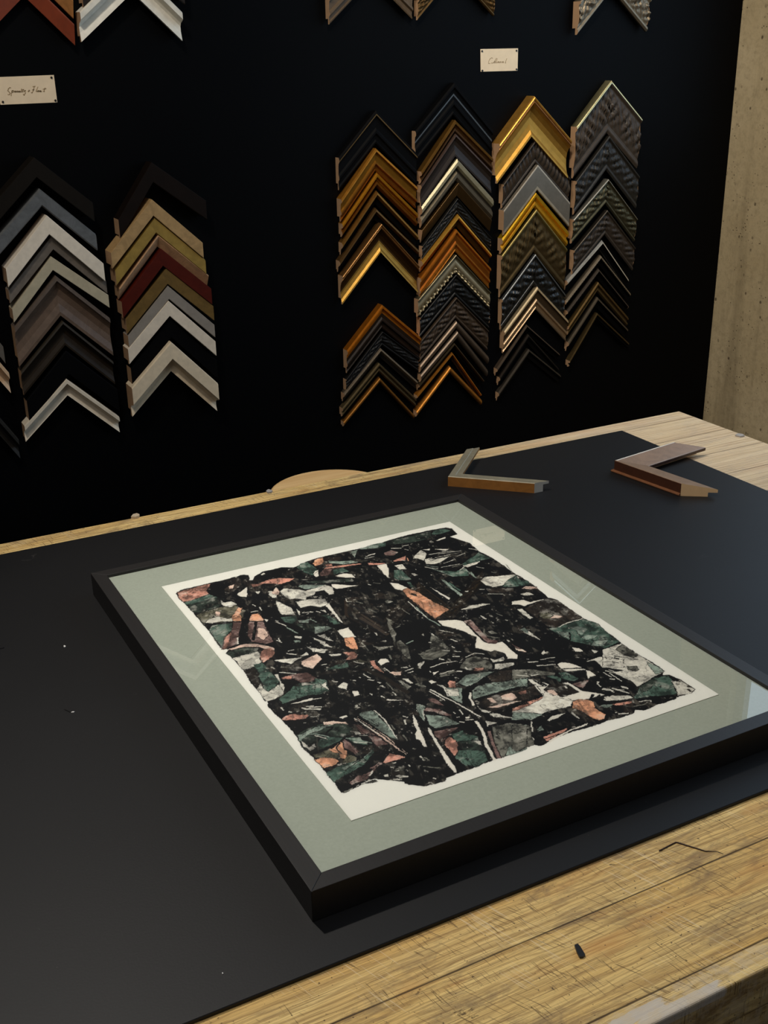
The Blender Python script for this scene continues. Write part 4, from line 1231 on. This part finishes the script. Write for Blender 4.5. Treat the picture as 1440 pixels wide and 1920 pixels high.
# dragged dry-brush strokes and fine ink grain over everything inked
str2 = fbm(GX*1.6-GY*.5, GY*.16+GX*.09, 210, 91, 4, .6); str3 = fbm(GX*.2+GY*.1, GY*1.7-GX*.4, 190, 97, 4, .6)
om = np.zeros((NY, NX), bool); om[sl_out] = ins_out
lum = img.mean(2); colr = om & (lum > .03) & (lum < .50)
d1_ = np.clip((str2-.545)*14, 0, 1)*np.clip((n_big-.42)*6, 0, 1); d2_ = np.clip((str3-.555)*14, 0, 1)*np.clip((.56-n_big)*6, 0, 1)
kk = (np.maximum(d1_, d2_)*.5*colr)[..., None]; img = img*(1-kk)+INK*kk
crk = (np.clip((.010-np.abs(fbm(GX, GY, 48, 141, 4, .62)-.5))*130, 0, 1)*.6*colr)[..., None]; img = img*(1-crk)+INK*crk
lt = (np.clip((str2-.60)*12, 0, 1)*np.clip((n_med-.52)*8, 0, 1)*.22*(om & (lum < .03)))[..., None]; img = img*(1-lt)+C(120, 116, 106)*lt
fl = (np.clip((n_fine-.66)*16, 0, 1)*np.clip((n_med-.54)*10, 0, 1)*np.clip((streak-.50)*8, 0, 1)*.8*om)[..., None]; img = img*(1-fl)+C(176, 174, 166)*fl
img *= (1+(n_fine-.5)*.22*om)[..., None]
img = np.clip(img, 0.0015, .82)
me = bpy.data.meshes.new('art_print')
co = np.zeros((NY*NX, 3)); co[:, 0] = GX.ravel(); co[:, 1] = GY.ravel(); co[:, 2] = ZP
ii = (np.arange(NY-1)[:, None]*NX+np.arange(NX-1)[None]).ravel(); quads = np.stack([ii, ii+1, ii+NX+1, ii+NX], 1)
me.vertices.add(NX*NY); me.vertices.foreach_set('co', co.ravel())
me.loops.add(quads.size); me.loops.foreach_set('vertex_index', quads.ravel().astype(np.int32))
me.polygons.add(len(quads)); me.polygons.foreach_set('loop_start', np.arange(0, quads.size, 4, dtype=np.int32))
me.update(calc_edges=True); me.validate()
at = me.attributes.new('ink', 'FLOAT_COLOR', 'POINT'); rgba = np.ones((NX*NY, 4), np.float32); rgba[:, :3] = img.reshape(-1, 3)
at.data.foreach_set('color', rgba.ravel()); me.materials.append(M_INK)
pr = bpy.data.objects.new('art_print', me); COL.objects.link(pr); pr.parent = pf
pr['label'] = 'abstract print of black strokes with green and salmon patches on white paper'
# thickness of the paper sheet under the printed face
M_PAPER = plain('paper_edge', (.72, .71, .66), .8, .2)
v, f = box(PX0, PX1, PY0, PY1, ZM, ZP-.0002); add_mesh('paper_sheet', v, f, [M_PAPER], pf)

# ------------------------------------------------------------------ two loose corner samples on the bench
def T(x, y, z): return np.array([x*S, y*S, Z0+z*S])
d1 = .0262
top_p = fin((122, 116, 98), rough=.42, grain=30, k=1.7, metal=.3); side_p = fin((118, 78, 34), rough=.5, grain=30, k=2.0)
moulding_corner('frame_corner_sample', T(.936, 1.227, d1), T(1.084, 1.379, d1), T(1.093, 1.078, d1), np.array([.042, -.001, 0])*S, (0, 0, 1), d1*S,
                [(0, .94), (.04, 1), (.5, 1), (.56, .95), (.96, .97), (1, .95)], [(1, top_p)], side_p, T(.96, 1.225, 0),
                'slim pewter-faced corner sample with tan side, lying at the back edge of the black board', 'loose corner samples on the workbench', lip=.25, rab=.6,
                raw=plain('end_grain_grey', (.62, .58, .50), .6))
d2 = .0320
top_b = fin((118, 96, 78), rough=.40, grain=30, k=1.5); side_b = fin((50, 26, 14), rough=.42, grain=30, k=1.8)
glint_b = fin((215, 210, 196), rough=.3, k=1.3)  # highlight along the outer ridge, put into the colour
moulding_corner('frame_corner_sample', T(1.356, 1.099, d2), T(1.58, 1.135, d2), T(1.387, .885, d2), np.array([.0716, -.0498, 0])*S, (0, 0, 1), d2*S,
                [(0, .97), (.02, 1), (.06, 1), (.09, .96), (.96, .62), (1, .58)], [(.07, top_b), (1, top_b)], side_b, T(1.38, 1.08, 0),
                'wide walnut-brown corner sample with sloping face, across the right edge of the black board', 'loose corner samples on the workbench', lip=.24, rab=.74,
                zonesL=[(.07, glint_b), (1, top_b)], raw=plain('end_grain_tan', (.80, .54, .29), .7))
# moulded foot bead along the outer sides of the brown one
root = bpy.data.objects['frame_corner_sample.%03d' % (len([o for o in bpy.data.objects if o.name.startswith('frame_corner_sample')])-1)]
for E in (T(1.58, 1.135, 0), T(1.387, .885, 0)):
    A = T(1.356, 1.099, 0); d = E-A; d /= np.linalg.norm(d); out = np.array([-1.0, .6955, 0]); out = out-d*np.dot(out, d); out /= np.linalg.norm(out)
    O = np.array(root.location)
    sec = [(0, 0), (.0035, .0004), (.0045, .0025), (.0035, .0045), (0, .005)]
    V_ = [A+out*a+np.array([0, 0, b])-d*(a*.99)-O for a, b in sec]+[E+out*a+np.array([0, 0, b])-O for a, b in sec]
    F_ = [(i, i+1, i+6, i+5) for i in range(4)]+[(0, 5, 9, 4), (4, 3, 2, 1, 0), (5, 6, 7, 8, 9)]
    add_mesh('foot_bead', V_, F_, [fin((96, 62, 40), rough=.35, k=1.8)], root)

# ------------------------------------------------------------------ scraps on the bench
def sliver(name, pts, z, th, m, label, cat, z0=0.0):
    """thin flat scrap: outline in photo pixels laid on the surface"""
    P = [on_table(*q, z) for q in pts]; c = np.mean(P, 0); c[2] = Z0+z
    V = [p-c for p in P]+[p-c+np.array([0, 0, th]) for p in P]; n = len(P)
    F_ = [tuple(range(n))[::-1], tuple(range(n, 2*n))]+[(i, (i+1) % n, n+(i+1) % n, n+i) for i in range(n)]
    o = add_mesh(name, V, F_, [m], None, tuple(c)); tag(o, label, cat); return o
zt = TZ-Z0
M_WHITE = plain('white_scrap', (.75, .74, .70), .7); M_CHIP = plain('wood_chip', (.55, .44, .30), .8); M_LINT = plain('grey_lint', (.34, .32, .30), .9)
sliver('rubber_point', [(1077, 1775), (1083, 1772.5), (1088, 1778), (1097, 1793), (1093, 1797), (1087, 1797.5), (1082, 1789)], zt, .0022, M_DARKPL, 'small black pen-cap-like scrap on the bare planks near the front edge', 'scrap')
sliver('board_offcut', [(121, 1331), (124, 1328), (138, 1331), (140, 1333), (132, 1336)], 0, .0009, M_DARKPL, 'tiny black offcut on the board, left of the picture frame', 'scrap')
sliver('board_offcut', [(-3, 1211), (6, 1214), (8, 1215), (2, 1217), (-3, 1217)], 0, .0009, M_DARKPL, 'tiny black offcut on the board at the left edge of the photo', 'scrap')
sliver('paper_crumb', [(133, 1336.6), (136, 1334.9), (140.2, 1334.6), (138, 1336.4)], 0, .0008, M_WHITE, 'white crumb touching the tiny black offcut on the board', 'crumb')
sliver('paper_crumb', [(119.5, 1211.5), (121.5, 1211), (123.3, 1212.5), (121.5, 1214.3), (119.7, 1213.7)], 0, .001, M_WHITE, 'white round crumb on the board, level with the left rail of the frame', 'crumb')
sliver('paper_crumb', [(416, 1825.2), (418, 1824.8), (419, 1826.5), (417, 1827.4)], 0, .001, M_WHITE, 'white crumb near the front edge of the black board', 'crumb')
sliver('wood_chip', [(246, 972.5), (250, 967.8), (257, 966), (262, 968), (261, 971), (254, 973)], zt, .004, M_CHIP, 'pale wood chip on the far edge of the bench, left of the stool', 'chip')
sliver('lint', [(499, 923), (503, 920), (508, 921), (511, 922.5), (508, 925), (502, 925.5)], zt, .003, M_LINT, 'grey tuft of lint on the far bench edge beside the stool', 'lint')
sliver('lint', [(1378, 818), (1384, 814.8), (1393, 816.5), (1396, 819), (1388, 820.5)], zt, .003, M_LINT, 'grey scrap of lint on the bare planks at the far right', 'lint')
# bent dark wire
wp = [(1236, 1596.5), (1252, 1588), (1267, 1580.5), (1271, 1581), (1290, 1587), (1310, 1593), (1322, 1597), (1335, 1597), (1346, 1598), (1356, 1602)]
rad = [1, 1, 1, 1, 1, .9, .75, .5, .4, .3]
c0 = on_table(1285, 1587, zt); V_, F_ = [], []
for i, q in enumerate(wp):
    p = on_table(*q, zt)-c0; a_ = on_table(*wp[max(0, i-1)], zt); b_ = on_table(*wp[min(len(wp)-1, i+1)], zt)
    d = (b_-a_)/np.linalg.norm(b_-a_); n_ = np.array([-d[1], d[0], 0]); r_ = .0007*rad[i]
    for k in range(8):
        an = k*math.pi/4; V_.append(p+n_*r_*math.cos(an)+np.array([0, 0, r_*math.sin(an)+.0007]))
for i in range(len(wp)-1):
    for k in range(8): F_.append((i*8+k, i*8+(k+1) % 8, (i+1)*8+(k+1) % 8, (i+1)*8+k))
wo_ = add_mesh('wire', V_, F_, [plain('dark_wire', (.035, .012, .008), .4)], None, tuple(c0), smooth=True)
tag(wo_, 'bent dark wire lying on the bare planks near the front edge', 'wire')
